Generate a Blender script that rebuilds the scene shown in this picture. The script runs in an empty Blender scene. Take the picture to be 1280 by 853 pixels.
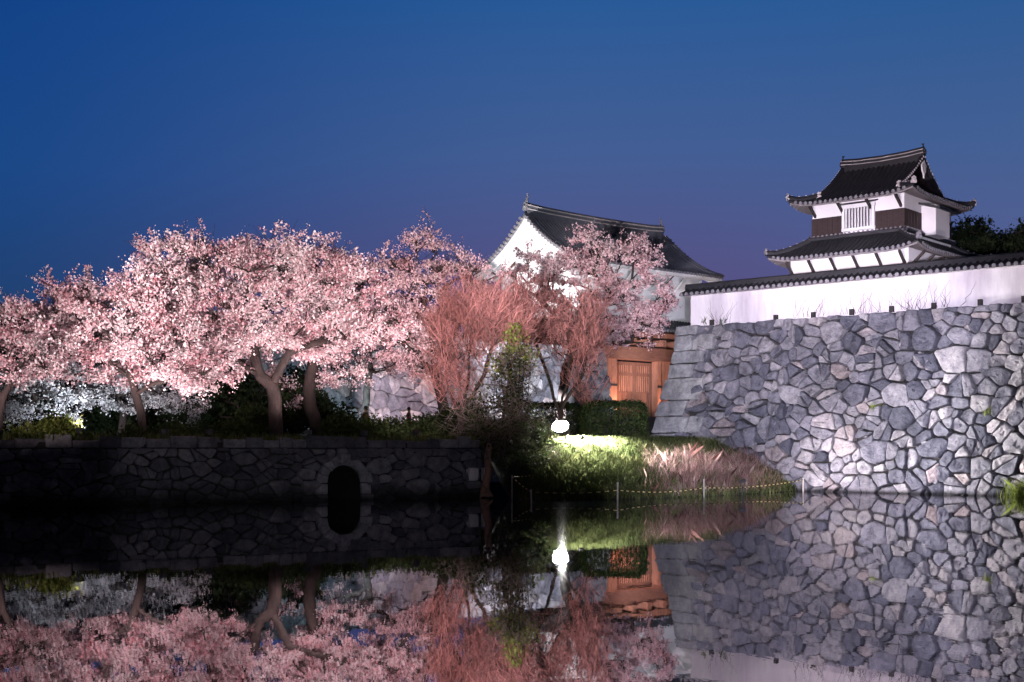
import bpy, math, random
import numpy as np
from mathutils import Vector, noise
R = math.radians
rng = np.random.default_rng(7)
random.seed(7)
S = bpy.context.scene
COL = S.collection

# ---------------------------------------------------------------- camera
F, HZ, CH = 1600.0, 560.0, 2.0            # focal length and horizon in photo pixels (1280 wide), eye height
cam_d = bpy.data.cameras.new('camera'); cam = bpy.data.objects.new('camera', cam_d); COL.objects.link(cam)
cam.location = (0, 0, CH); cam.rotation_euler = (R(90), 0, 0)
cam_d.sensor_width = 36; cam_d.lens = 36*F/1280
cam_d.shift_y = (HZ-426.5)/1280
cam_d.clip_start = .1; cam_d.clip_end = 3000
S.camera = cam

# ---------------------------------------------------------------- world: dusk sky
W = bpy.data.worlds.new('World'); S.world = W; W.use_nodes = True
nt = W.node_tree; nt.nodes.clear()
def wn(t, **k):
    n = nt.nodes.new(t)
    for a, v in k.items(): setattr(n, a, v)
    return n
def ramp(n, stops):
    cr = n.color_ramp
    while len(cr.elements) > 1: cr.elements.remove(cr.elements[-1])
    cr.elements[0].position = stops[0][0]; cr.elements[0].color = (*stops[0][1], 1)
    for p, c in stops[1:]:
        e = cr.elements.new(p); e.color = (*c, 1)
def lin(r, g, b):
    f = lambda v: (v/255/12.92 if v/255 <= .04045 else ((v/255+.055)/1.055)**2.4)
    return (f(r), f(g), f(b))
tc = wn('ShaderNodeTexCoord'); sx = wn('ShaderNodeSeparateXYZ')
nt.links.new(tc.outputs['Generated'], sx.inputs[0])
zr = []
for stops in ([(0, lin(4,8,18)), (.02, lin(26,48,86)), (.10, lin(31,66,114)), (.2, lin(25,73,138)), (.33, lin(15,66,138)), (.6, lin(5,24,60)), (1, lin(2,8,24))],
              [(0, lin(6,8,16)), (.04, lin(94, 78, 122)), (.13, lin(88, 84, 135)), (.22, lin(70,97,152)), (.33, lin(42,93,156)), (.6, lin(8,28,66)), (1, lin(2,8,24))],
              [(0, lin(6,8,16)), (.04, lin(92,84,138)), (.14, lin(86,98,150)), (.22, lin(69, 99, 152)), (.33, lin(42, 92, 152)), (.6, lin(8,30,68)), (1, lin(2,8,24))]):
    r = wn('ShaderNodeValToRGB'); ramp(r, stops); nt.links.new(sx.outputs['Z'], r.inputs[0]); zr.append(r)
def maprange(src, a, b):
    m = wn('ShaderNodeMapRange'); m.interpolation_type = 'SMOOTHSTEP'
    m.inputs['From Min'].default_value = a; m.inputs['From Max'].default_value = b
    nt.links.new(src, m.inputs['Value']); return m.outputs[0]
def mixc(f, a, b):
    m = wn('ShaderNodeMix', data_type='RGBA')
    if isinstance(f, float): m.inputs[0].default_value = f
    else: nt.links.new(f, m.inputs[0])
    for k, v in ((6, a), (7, b)):
        if isinstance(v, tuple): m.inputs[k].default_value = (*v, 1)
        else: nt.links.new(v, m.inputs[k])
    return m.outputs[2]
c = mixc(maprange(sx.outputs['X'], -.42, .08), zr[0].outputs[0], zr[1].outputs[0])
c = mixc(maprange(sx.outputs['X'], .10, .42), c, zr[2].outputs[0])
c = mixc(maprange(sx.outputs['Y'], .75, .1), c, lin(4, 12, 34))           # away from the afterglow the sky is night
bg = wn('ShaderNodeBackground'); bg.inputs[1].default_value = .94
nt.links.new(c, bg.inputs[0])
wo = wn('ShaderNodeOutputWorld'); nt.links.new(bg.outputs[0], wo.inputs[0])

S.view_settings.view_transform = 'Standard'; S.view_settings.look = 'None'
S.view_settings.gamma = 1; S.view_settings.use_curve_mapping = False
S.view_settings.exposure = 0.0
S.render.engine = 'CYCLES'
S.cycles.use_denoising = True
S.cycles.max_bounces = 6; S.cycles.diffuse_bounces = 2; S.cycles.glossy_bounces = 3
S.cycles.transmission_bounces = 2; S.cycles.transparent_max_bounces = 4
S.cycles.sample_clamp_indirect = 3
S.cycles.caustics_reflective = False; S.cycles.caustics_refractive = False

# ---------------------------------------------------------------- helpers
def at(px, py, d): return Vector(((px-640)/F*d, d, CH+(HZ-py)/F*d))
def link(name, me, parent=None):
    o = bpy.data.objects.new(name, me); COL.objects.link(o)
    if parent is not None:
        o.parent = parent
        o.matrix_parent_inverse = Vector().to_track_quat('Z', 'Y').to_matrix().to_4x4() if False else __import__('mathutils').Matrix.Translation(-parent.location)
    return o
def tag(o, label=None, cat=None, group=None, kind=None):
    for k, v in (('label', label), ('category', cat), ('group', group), ('kind', kind)):
        if v: o[k] = v
    return o
def thing(name, label, cat, loc, group=None):
    o = bpy.data.objects.new(name, None); COL.objects.link(o); o.location = loc
    o.empty_display_size = .3
    return tag(o, label, cat, group)
class MB:
    """collects geometry in world coordinates, then links it as ONE mesh object"""
    def __init__(s): s.v, s.f, s.m = [], [], []
    def add(s, vs, fs, mi=0):
        n = len(s.v); s.v.extend(tuple(p) for p in vs)
        for f in fs: s.f.append(tuple(n+i for i in f)); s.m.append(mi)
    def box(s, o, ax, ay, az, mi=0):
        """box from corner o spanned by three vectors"""
        o, ax, ay, az = Vector(o), Vector(ax), Vector(ay), Vector(az)
        vs = [o, o+ax, o+ax+ay, o+ay, o+az, o+ax+az, o+ax+ay+az, o+ay+az]
        s.add(vs, [(0,3,2,1), (4,5,6,7), (0,1,5,4), (1,2,6,5), (2,3,7,6), (3,0,4,7)], mi)
    def tube(s, pts, rad, n=6, mi=0, cap=True):
        pts = [Vector(p) for p in pts]
        if not hasattr(rad, '__len__'): rad = [rad]*len(pts)
        k0 = len(s.v); up = None
        for i, p in enumerate(pts):
            t = (pts[min(i+1, len(pts)-1)]-pts[max(i-1, 0)])
            if t.length < 1e-9: t = Vector((0, 0, 1))
            t.normalize()
            if up is None: up = t.orthogonal().normalized()
            else:
                up = (up-t*up.dot(t))
                up = up.normalized() if up.length > 1e-6 else t.orthogonal().normalized()
            b = t.cross(up)
            for j in range(n):
                a = 2*math.pi*j/n
                q = p+(up*math.cos(a)+b*math.sin(a))*rad[i]
                s.v.append((q.x, q.y, q.z))
        for i in range(len(pts)-1):
            for j in range(n):
                a, b2 = k0+i*n+j, k0+i*n+(j+1) % n
                s.f.append((a, b2, b2+n, a+n)); s.m.append(mi)
        if cap:
            s.f.append(tuple(k0+j for j in range(n))[::-1]); s.m.append(mi)
            k = k0+(len(pts)-1)*n
            s.f.append(tuple(k+j for j in range(n))); s.m.append(mi)
    def ball(s, c, r, n=8, mi=0, sc=(1, 1, 1)):
        c = Vector(c); vs, fs = [], []
        for i in range(n//2+1):
            th = math.pi*i/(n//2)
            for j in range(n):
                ph = 2*math.pi*j/n
                vs.append(c+Vector((math.sin(th)*math.cos(ph)*sc[0], math.sin(th)*math.sin(ph)*sc[1], math.cos(th)*sc[2]))*r)
        for i in range(n//2):
            for j in range(n):
                fs.append((i*n+j, (i+1)*n+j, (i+1)*n+(j+1) % n, i*n+(j+1) % n))
        s.add(vs, fs, mi)
    def build(s, name, mats, parent=None, smooth=False):
        me = bpy.data.meshes.new(name)
        me.from_pydata(s.v, [], s.f)
        for m in (mats if isinstance(mats, (list, tuple)) else [mats]): me.materials.append(m)
        if any(s.m): me.polygons.foreach_set('material_index', s.m)
        if smooth: me.polygons.foreach_set('use_smooth', [True]*len(s.f))
        me.update(); me.validate()
        return link(name, me, parent)
def np_mesh(name, v, q, mats, parent=None, mi=None):
    """fast mesh from arrays: v (N,3), q (M,k) faces of one size"""
    me = bpy.data.meshes.new(name); k = q.shape[1]
    me.vertices.add(len(v)); me.vertices.foreach_set('co', np.ascontiguousarray(v, dtype=np.float32).ravel())
    me.loops.add(q.size); me.loops.foreach_set('vertex_index', np.ascontiguousarray(q, dtype=np.int32).ravel())
    me.polygons.add(len(q)); me.polygons.foreach_set('loop_start', np.arange(0, q.size, k, dtype=np.int32))
    me.polygons.foreach_set('loop_total', np.full(len(q), k, dtype=np.int32))
    for m in (mats if isinstance(mats, (list, tuple)) else [mats]): me.materials.append(m)
    if mi is not None: me.polygons.foreach_set('material_index', np.asarray(mi, dtype=np.int32))
    me.update(calc_edges=True)
    return link(name, me, parent)

# ---------------------------------------------------------------- materials
def new_mat(name):
    m = bpy.data.materials.new(name); m.use_nodes = True
    t = m.node_tree; b = t.nodes['Principled BSDF']
    return m, t, b
def N(t, ty, **k):
    n = t.nodes.new(ty)
    for a, v in k.items(): setattr(n, a, v)
    return n
def mat(name, c1, c2=None, scale=3.0, rough=.85, bump=0.0, bscale=None, island=0.0, metal=0, stretch=(1, 1, 1), detail=6, spec=.3, bdist=.05):
    m, t, b = new_mat(name)
    c2 = c2 or tuple(x*.8 for x in c1)
    co = N(t, 'ShaderNodeTexCoord'); mp = N(t, 'ShaderNodeMapping'); mp.inputs['Scale'].default_value = stretch
    t.links.new(co.outputs['Object'], mp.inputs[0])
    no = N(t, 'ShaderNodeTexNoise'); no.inputs['Scale'].default_value = scale; no.inputs['Detail'].default_value = detail
    no.inputs['Roughness'].default_value = .65
    t.links.new(mp.outputs[0], no.inputs[0])
    mr = N(t, 'ShaderNodeMapRange'); mr.inputs['From Min'].default_value = .32; mr.inputs['From Max'].default_value = .68
    t.links.new(no.outputs['Fac'], mr.inputs['Value'])
    mx = N(t, 'ShaderNodeMix', data_type='RGBA'); mx.inputs[6].default_value = (*c1, 1); mx.inputs[7].default_value = (*c2, 1)
    t.links.new(mr.outputs[0], mx.inputs[0]); out = mx.outputs[2]
    if island:
        g = N(t, 'ShaderNodeNewGeometry')
        m2 = N(t, 'ShaderNodeMapRange'); m2.inputs['To Min'].default_value = 1-island; m2.inputs['To Max'].default_value = 1+island
        t.links.new(g.outputs['Random Per Island'], m2.inputs['Value'])
        mm = N(t, 'ShaderNodeMix', data_type='RGBA', blend_type='MULTIPLY'); mm.inputs[0].default_value = 1
        t.links.new(out, mm.inputs[6]); t.links.new(m2.outputs[0], mm.inputs[7]); out = mm.outputs[2]
    t.links.new(out, b.inputs['Base Color'])
    b.inputs['Roughness'].default_value = rough; b.inputs['Metallic'].default_value = metal
    b.inputs['Specular IOR Level'].default_value = spec
    if bump:
        n2 = N(t, 'ShaderNodeTexNoise'); n2.inputs['Scale'].default_value = bscale or scale*4; n2.inputs['Detail'].default_value = 5
        t.links.new(mp.outputs[0], n2.inputs[0])
        bu = N(t, 'ShaderNodeBump'); bu.inputs['Strength'].default_value = bump; bu.inputs['Distance'].default_value = bdist
        t.links.new(n2.outputs['Fac'], bu.inputs['Height']); t.links.new(bu.outputs[0], b.inputs['Normal'])
    return m
def leaf_mat(name, stops, trans=.35, clump=.6, cscale=.8, rough=.6):
    """each leaf or flower takes its own colour from the ramp; a slow noise makes whole sprays paler or deeper"""
    m, t, b = new_mat(name); t.nodes.remove(b)
    g = N(t, 'ShaderNodeNewGeometry'); co = N(t, 'ShaderNodeTexCoord')
    no = N(t, 'ShaderNodeTexNoise'); no.inputs['Scale'].default_value = cscale; no.inputs['Detail'].default_value = 3
    t.links.new(co.outputs['Object'], no.inputs[0])
    mr = N(t, 'ShaderNodeMapRange'); mr.inputs['From Min'].default_value = .3; mr.inputs['From Max'].default_value = .7
    t.links.new(no.outputs['Fac'], mr.inputs['Value'])
    mx = N(t, 'ShaderNodeMix', data_type='FLOAT'); mx.inputs[0].default_value = clump
    t.links.new(g.outputs['Random Per Island'], mx.inputs[2]); t.links.new(mr.outputs[0], mx.inputs[3])
    cr = N(t, 'ShaderNodeValToRGB'); ramp(cr, stops); t.links.new(mx.outputs[0], cr.inputs[0])
    d = N(t, 'ShaderNodeBsdfDiffuse'); tr = N(t, 'ShaderNodeBsdfTranslucent'); ms = N(t, 'ShaderNodeMixShader')
    ms.inputs[0].default_value = trans
    t.links.new(cr.outputs[0], d.inputs[0]); t.links.new(cr.outputs[0], tr.inputs[0])
    t.links.new(d.outputs[0], ms.inputs[1]); t.links.new(tr.outputs[0], ms.inputs[2])
    t.links.new(ms.outputs[0], t.nodes['Material Output'].inputs[0])
    return m
def stone_mat(name, stops, bump=.6, wet=0.0):
    m, t, b = new_mat(name)
    g = N(t, 'ShaderNodeNewGeometry'); co = N(t, 'ShaderNodeTexCoord')
    cr = N(t, 'ShaderNodeValToRGB'); ramp(cr, stops); t.links.new(g.outputs['Random Per Island'], cr.inputs[0])
    no = N(t, 'ShaderNodeTexNoise'); no.inputs['Scale'].default_value = 2.6; no.inputs['Detail'].default_value = 12; no.inputs['Roughness'].default_value = .8
    t.links.new(co.outputs['Object'], no.inputs[0])
    r2 = N(t, 'ShaderNodeValToRGB'); ramp(r2, [(.28, (.16, .16, .19)), (.44, (.66, .66, .70)), (.58, (1.05, 1.04, 1.04)), (.76, (1.7, 1.6, 1.6))])
    t.links.new(no.outputs['Fac'], r2.inputs[0])
    mm = N(t, 'ShaderNodeMix', data_type='RGBA', blend_type='MULTIPLY'); mm.inputs[0].default_value = 1
    t.links.new(cr.outputs[0], mm.inputs[6]); t.links.new(r2.outputs[0], mm.inputs[7])
    # lichen and damp blotches
    n3 = N(t, 'ShaderNodeTexNoise'); n3.inputs['Scale'].default_value = .45; n3.inputs['Detail'].default_value = 8
    t.links.new(co.outputs['Object'], n3.inputs[0])
    r3 = N(t, 'ShaderNodeValToRGB'); ramp(r3, [(.36, (.55, .55, .55)), (.55, (1, 1, 1))]); t.links.new(n3.outputs['Fac'], r3.inputs[0])
    m3 = N(t, 'ShaderNodeMix', data_type='RGBA', blend_type='MULTIPLY'); m3.inputs[0].default_value = .8
    t.links.new(mm.outputs[2], m3.inputs[6]); t.links.new(r3.outputs[0], m3.inputs[7])
    col = m3.outputs[2]
    if wet:                                                   # algae and damp left by the water up to the tide line
        sp = N(t, 'ShaderNodeSeparateXYZ'); t.links.new(co.outputs['Object'], sp.inputs[0])
        ad = N(t, 'ShaderNodeMath', operation='MULTIPLY_ADD'); ad.inputs[1].default_value = -wet*1.2; t.links.new(n3.outputs['Fac'], ad.inputs[0]); t.links.new(sp.outputs['Z'], ad.inputs[2])
        mw = N(t, 'ShaderNodeMapRange'); mw.inputs['From Min'].default_value = -wet*.45; mw.inputs['From Max'].default_value = wet*.35; mw.inputs['To Min'].default_value = .12
        t.links.new(ad.outputs[0], mw.inputs['Value'])
        m4 = N(t, 'ShaderNodeMix', data_type='RGBA', blend_type='MULTIPLY'); m4.inputs[0].default_value = 1
        t.links.new(col, m4.inputs[6]); t.links.new(mw.outputs[0], m4.inputs[7]); col = m4.outputs[2]
    t.links.new(col, b.inputs['Base Color'])
    b.inputs['Roughness'].default_value = .88; b.inputs['Specular IOR Level'].default_value = .25
    n2 = N(t, 'ShaderNodeTexNoise'); n2.inputs['Scale'].default_value = 5; n2.inputs['Detail'].default_value = 10; n2.inputs['Roughness'].default_value = .7
    t.links.new(co.outputs['Object'], n2.inputs[0])
    bu = N(t, 'ShaderNodeBump'); bu.inputs['Strength'].default_value = bump; bu.inputs['Distance'].default_value = .2
    t.links.new(n2.outputs['Fac'], bu.inputs['Height']); t.links.new(bu.outputs[0], b.inputs['Normal'])
    return m
def emit_mat(name, col, s):
    m, t, b = new_mat(name)
    b.inputs['Base Color'].default_value = (*col, 1); b.inputs['Emission Color'].default_value = (*col, 1); b.inputs['Emission Strength'].default_value = s
    return m
M = {}
M['stone'] = stone_mat('rampart_stone', [(0, (.09, .095, .12)), (.25, (.18, .18, .21)), (.65, (.28, .275, .295)), (.9, (.40, .385, .39)), (1, (.35, .30, .295))], .6, .22)
M['quoin'] = stone_mat('corner_stone', [(0, (.30, .31, .32)), (1, (.38, .38, .37))], .4)
M['dark_stone'] = stone_mat('embankment_stone', [(0, (.10, .10, .115)), (.6, (.17, .165, .18)), (1, (.28, .27, .28))], .6, .75)
M['core'] = mat('wall_core', (.018, .017, .018), (.03, .028, .026), 2)
M['plaster'] = mat('white_plaster', (.80, .78, .78), (.70, .68, .69), .7, .8, .15, 12)
M['plaster_worn'] = mat('weathered_plaster', (.80, .77, .78), (.46, .41, .46), .9, .85, .2, 12, stretch=(1, 1, .22))
M['gate_tile'] = mat('gatehouse_tile', (.075, .082, .105), (.12, .125, .15), 2.5, .55, .2, 20, spec=.5)
M['tile'] = mat('roof_tile', (.014, .014, .017), (.026, .026, .030), 2.5, .55, .2, 20, spec=.5)  # darker tile copy with the shade of unlit roofs in its colour
M['tile_cap'] = mat('eave_tile_end', (.26, .25, .27), (.13, .125, .14), 5, .7)
M['mortar'] = mat('ridge_mortar', (.55, .50, .50), (.30, .28, .29), 2, .85)
M['siding'] = mat('dark_siding', (.028, .019, .019), (.048, .031, .030), 3, .75, .3, 10, stretch=(1, 1, 6))
M['wood'] = mat('gate_timber', (.36, .15, .095), (.20, .085, .055), 2, .7, .2, 9, stretch=(3, 3, .6))
M['lintel'] = mat('lintel_timber', (.23, .095, .06), (.13, .055, .04), 2, .7, .2, 9, stretch=(.6, .6, 3))  # darker gate timber: the lintel's shading is put into the colour
M['door'] = mat('door_timber', (.20, .085, .055), (.12, .05, .035), 2, .7, .2, 9, stretch=(3, 3, .6))  # darker gate timber: shade of the recessed doors put into the colour
M['wood_dark'] = mat('old_timber', (.10, .06, .045), (.06, .038, .03), 2, .75)
M['strut'] = mat('strut_timber', (.05, .04, .037), (.03, .025, .024), 2, .8)
M['eave_shade'] = mat('shaded_eave_underside', (.26, .235, .235), (.17, .155, .155), 2, .8)  # greyed soffit: the eave's shadow is painted into the colour
M['black'] = mat('painted_dark', (.01, .01, .012), None, 2)  # black for sheets that paint in the dark behind bars; also the eyes
M['bark'] = mat('cherry_bark', (.050, .034, .031), (.022, .017, .016), 4, .9, 1.0, 14, stretch=(1, 1, .5))
M['twig_red'] = mat('red_twig', (.42, .19, .175), (.25, .105, .095), .8, .75, island=.55)
M['vine'] = mat('dry_vine', (.07, .055, .05), (.04, .03, .03), .8, .8)
M['twig_grey'] = mat('grey_twig', (.16, .13, .11), (.09, .075, .065), .8, .8, island=.3)
M['soil'] = mat('soil', (.045, .038, .028), (.03, .035, .02), .8, .95, .6, 5)
M['metal'] = mat('lamp_housing', (.06, .06, .065), (.045, .045, .05), 4, .45, metal=.6)
pinks = [(0, (.16, .06, .06)), (.14, (.42, .18, .20)), (.30, (.66, .38, .42)), (.48, (.82, .60, .63)), (.64, (.92, .80, .81)), (1, (.95, .90, .90))]
M['blossom'] = leaf_mat('pink_blossom', pinks, .3, .38, .7)
M['blossom_pale'] = leaf_mat('pale_pink_blossom', [(0, (.26, .12, .11)), (.12, (.55, .30, .32)), (.4, (.76, .50, .53)), (1, (.90, .78, .79))], .35, .45, .6)
M['blossom_white'] = leaf_mat('white_blossom', [(0, (.30, .26, .28)), (.25, (.62, .60, .64)), (1, (.88, .88, .90))], .35, .4, .6)
M['leaf'] = leaf_mat('shrub_leaf', [(0, (.014, .022, .010)), (.5, (.032, .048, .018)), (1, (.07, .09, .035))], .25, .4, 1.2)
M['leaf_dark'] = leaf_mat('evergreen_leaf', [(0, (.012, .018, .010)), (.6, (.025, .038, .018)), (1, (.05, .07, .03))], .15, .4, 1)
M['leaf_yellow'] = leaf_mat('yellow_green_leaf', [(0, (.08, .11, .02)), (.5, (.16, .20, .05)), (1, (.30, .32, .10))], .35, .3, 1.5)
M['grass'] = leaf_mat('grass_blade', [(0, (.03, .045, .012)), (.5, (.085, .105, .042)), (.85, (.16, .17, .07)), (1, (.28, .25, .11))], .35, .45, .5)
M['reed'] = leaf_mat('dry_reed', [(0, (.10, .05, .045)), (.4, (.22, .12, .11)), (.72, (.38, .26, .235)), (1, (.62, .54, .46))], .25, .45, .8)

# water: still, dark, mirror-like, with faint ripples
m, t, b = new_mat('moat_water'); t.nodes.remove(b)
co = N(t, 'ShaderNodeTexCoord'); mp = N(t, 'ShaderNodeMapping'); mp.inputs['Scale'].default_value = (1.6, .55, 1)
t.links.new(co.outputs['Object'], mp.inputs[0])
no = N(t, 'ShaderNodeTexNoise'); no.inputs['Scale'].default_value = 1.5; no.inputs['Detail'].default_value = 4
t.links.new(mp.outputs[0], no.inputs[0])
bu = N(t, 'ShaderNodeBump'); bu.inputs['Strength'].default_value = .10; bu.inputs['Distance'].default_value = .012
t.links.new(no.outputs['Fac'], bu.inputs['Height'])
gl = N(t, 'ShaderNodeBsdfGlossy'); gl.inputs['Roughness'].default_value = .012; gl.inputs[0].default_value = (.92, .90, .93, 1)
df = N(t, 'ShaderNodeBsdfDiffuse'); df.inputs[0].default_value = (.004, .005, .006, 1)
fr = N(t, 'ShaderNodeFresnel'); fr.inputs[0].default_value = 2.0
mr = N(t, 'ShaderNodeMapRange'); mr.inputs['To Min'].default_value = .34; mr.inputs['To Max'].default_value = 1
ms = N(t, 'ShaderNodeMixShader')
t.links.new(bu.outputs[0], gl.inputs['Normal']); t.links.new(bu.outputs[0], fr.inputs['Normal'])
t.links.new(fr.outputs[0], mr.inputs['Value']); t.links.new(mr.outputs[0], ms.inputs[0])
t.links.new(df.outputs[0], ms.inputs[1]); t.links.new(gl.outputs[0], ms.inputs[2]); t.links.new(ms.outputs[0], t.nodes['Material Output'].inputs[0])
M['water'] = m

# ---------------------------------------------------------------- site layout
EA, ES = Vector((-17.3, 43.2)), .55                      # embankment front line  Y = 43.2 + .55 (X+17.3)
def emb_y(x): return EA.y+ES*(x-EA.x)
WO, WD, WN = Vector((8.57, 65.3)), Vector((.756, -.654)), Vector((-.654, -.756))    # rampart: top corner, direction, outward
GO, GD, GN = Vector((9.4, 97.0)), Vector((.749, .662)), Vector((.662, -.749))       # gatehouse facade
shore = [(-90, emb_y(-90)), (-1.5, emb_y(-1.5)), (-.6, 51.0), (.4, 49.0), (2, 48.6), (5, 49.6), (9, 53.4), (12.5, 57.6), (14, 60.5), (20, 57.5), (60, 24.0)]
def sh_y(x):
    for (a, ya), (b, yb) in zip(shore, shore[1:]):
        if x <= b: return ya+(yb-ya)*(x-a)/(b-a)
    return shore[-1][1]
def sst(a, b, x):
    u = min(1, max(0, (x-a)/(b-a))); return u*u*(3-2*u)
def ground_z(x, y):
    w = y-sh_y(x)
    flat = 2.25+1.85*sst(64, 90, y+.35*x)
    if x < -1.5: return flat
    k = sst(-1.5, .2, x)
    prof = -.25+(flat+.25)*min(1, max(0, (w+.05)/8.2))**.8
    return flat*(1-k)+min(prof, flat)*k if w < 9 else flat
xs = sorted(set([-700, -300, -150]+list(np.arange(-90, -20, 5))+list(np.arange(-20, -2, 1.0))+list(np.arange(-2, 16, .4))+list(np.arange(16, 60, 3))+[60, 120, 300, 700]))
ws = [0, .45, .9, 1.4, 2, 2.6, 3.3, 4, 4.8, 5.6, 6.4, 7.2, 8.2, 9.5, 11, 13, 16, 19, 22, 25, 28, 32, 36, 40, 46, 55, 80, 140, 400, 1500]
vs, fs = [], []
for i, x in enumerate(xs):
    y0 = sh_y(max(-90, min(60, x)))
    for w in ws:
        y = y0+w
        z = ground_z(max(-90, min(60, x)), y)
        if w < 20: z += .10*noise.noise((x*.6, y*.6, 0))*(min(1, w/2) if x > -1.5 else .4)
        vs.append((x, y+(.3 if x < -1.5 and w == 0 else 0), z))
k = len(ws)
for i in range(len(xs)-1):
    for j in range(k-1): fs.append((i*k+j, (i+1)*k+j, (i+1)*k+j+1, i*k+j+1))
g = MB(); g.add(vs, fs); tag(g.build('ground', M['soil'], smooth=True), 'dark earth bank and causeway behind the moat', 'ground', kind='structure')
g = MB(); g.add([(-700, -3, 0), (700, -3, 0), (700, 75, 0), (-700, 75, 0)], [(0, 1, 2, 3)])
tag(g.build('water', M['water']), 'still dark moat water mirroring the blossoms and wall', 'moat', kind='structure')
g = MB()
pr = [(-600, .55), (-8, .55), (-1, .5), (.8, .42), (1.6, .1), (2.2, -.4)]
vs = [(x, y, z) for y, z in pr for x in (-700, -60, -20, 0, 20, 60, 700)]
fs = [(i*7+j, i*7+j+1, i*7+j+8, i*7+j+7) for i in range(5) for j in range(6)]
g.add(vs, fs); tag(g.build('near_bank', M['soil']), 'grassy near bank of the moat under the camera', 'bank', kind='structure')

# ---------------------------------------------------------------- stone walls
def clip(poly, p, n):
    """keep the part of a convex polygon on the side of p against normal n"""
    out = []
    for i in range(len(poly)):
        a, b = poly[i], poly[(i+1) % len(poly)]
        da, db = (a-p).dot(n), (b-p).dot(n)
        if da <= 0: out.append(a)
        if da*db < 0: out.append(a+(b-a)*(da/(da-db)))
    return out
def hash_n(p, q):
    """tilts a joint; the same joint seen from either stone gives the same tilt"""
    return noise.noise(((p.x+q.x)*3.1, (p.y+q.y)*3.1, 4.2))*1.4
def voronoi(u0, u1, v0, v1, rmin, rmax, tries, ax=1.0, rnd=random, split=.45):
    """irregular stones: dart-thrown seeds with varying spacing, cells clipped by half planes; ax > 1 makes them long"""
    pts = []
    for _ in range(tries):
        p = Vector((rnd.uniform(u0, u1), rnd.uniform(v0, v1))); r = rmin+(rmax-rmin)*rnd.random()**1.4
        if all(math.hypot((p.x-q.x)/ax, p.y-q.y) > .5*(r+s)+.0 for q, s in pts): pts.append((p, r))
    cells = []; rad_of = {(p.x, p.y): r for p, r in pts}
    for i, (p, r) in enumerate(pts):
        poly = [Vector((u0, v0)), Vector((u1, v0)), Vector((u1, v1)), Vector((u0, v1))]
        near = sorted((q for j, (q, _) in enumerate(pts) if j != i), key=lambda q: ((q.x-p.x)/ax)**2+(q.y-p.y)**2)[:18]
        for q in near:
            n = Vector(((q.x-p.x)/ax**2, q.y-p.y)); dd = (q.x-p.x)*n.x+(q.y-p.y)*n.y; rq = rad_of[(q.x, q.y)]
            tt = min(.86, max(.14, .5+(r*r-rq*rq)*.30/(2*dd))); nr = n.length; jit = Vector((-n.y, n.x))*(hash_n(p, q)*.20); poly = clip(poly, p+(q-p)*tt, n+jit)
            if len(poly) < 3: break
        if len(poly) >= 3: cells.append(poly)
    out = []
    for poly in cells:
        ar = abs(sum(poly[i].x*poly[(i+1) % len(poly)].y-poly[(i+1) % len(poly)].x*poly[i].y for i in range(len(poly))))/2
        if ar > 1.2*rmin*rmax and rnd.random() < split:
            c0 = sum(poly, Vector((0, 0)))/len(poly); a = rnd.choice((rnd.gauss(0, .35), rnd.gauss(1.57, .35), rnd.uniform(0, 3.14))); n = Vector((math.cos(a), math.sin(a)))
            c0 += n*rnd.uniform(-.12, .12)*math.sqrt(ar)
            out += [q for q in (clip(poly, c0, n), clip(poly, c0, -n)) if len(q) >= 3]
        else: out.append(poly)
    def warp(p): return Vector((p.x+.16*rmax*noise.noise((p.x*1.1, p.y*1.1, 7)), p.y+.16*rmax*noise.noise((p.x*1.1, p.y*1.1, 17))*(1 if v0+.3 < p.y < v1-.3 else 0)))
    return [[warp(p) for p in poly] for poly in out]
def shrink_round(poly, gap, rough, rnd):
    n = len(poly); ar = sum(poly[i].cross(poly[(i+1) % n]) if hasattr(poly[i], 'cross') else 0 for i in range(n))
    c = sum(poly, Vector((0, 0)))/n
    q = poly
    for i in range(n):
        a, b = poly[i], poly[(i+1) % n]
        e = b-a
        if e.length < 1e-6: continue
        nn = Vector((e.y, -e.x)).normalized()
        if (c-a).dot(nn) > 0: nn = -nn
        q = clip(q, a-nn*gap*(.15+2.4*rnd.random()**2.2), nn)
        if len(q) < 3: return None
    # chop corners, then resample the outline
    out = []
    for i in range(len(q)):
        p0, p1, p2 = q[i-1], q[i], q[(i+1) % len(q)]
        k = .04+.26*rnd.random()**2
        out += [p1+(p0-p1)*k, p1+(p2-p1)*k]
    per = sum((out[i]-out[i-1]).length for i in range(len(out)))
    if per < .25: return None
    res = []
    for i in range(len(out)):
        a, b = out[i], out[(i+1) % len(out)]; m = max(1, int((b-a).length/.15))
        for j in range(m): res.append(a+(b-a)*j/m)
    return [p+Vector((rnd.uniform(-1, 1), rnd.uniform(-1, 1)))*rough for p in res]
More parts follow.
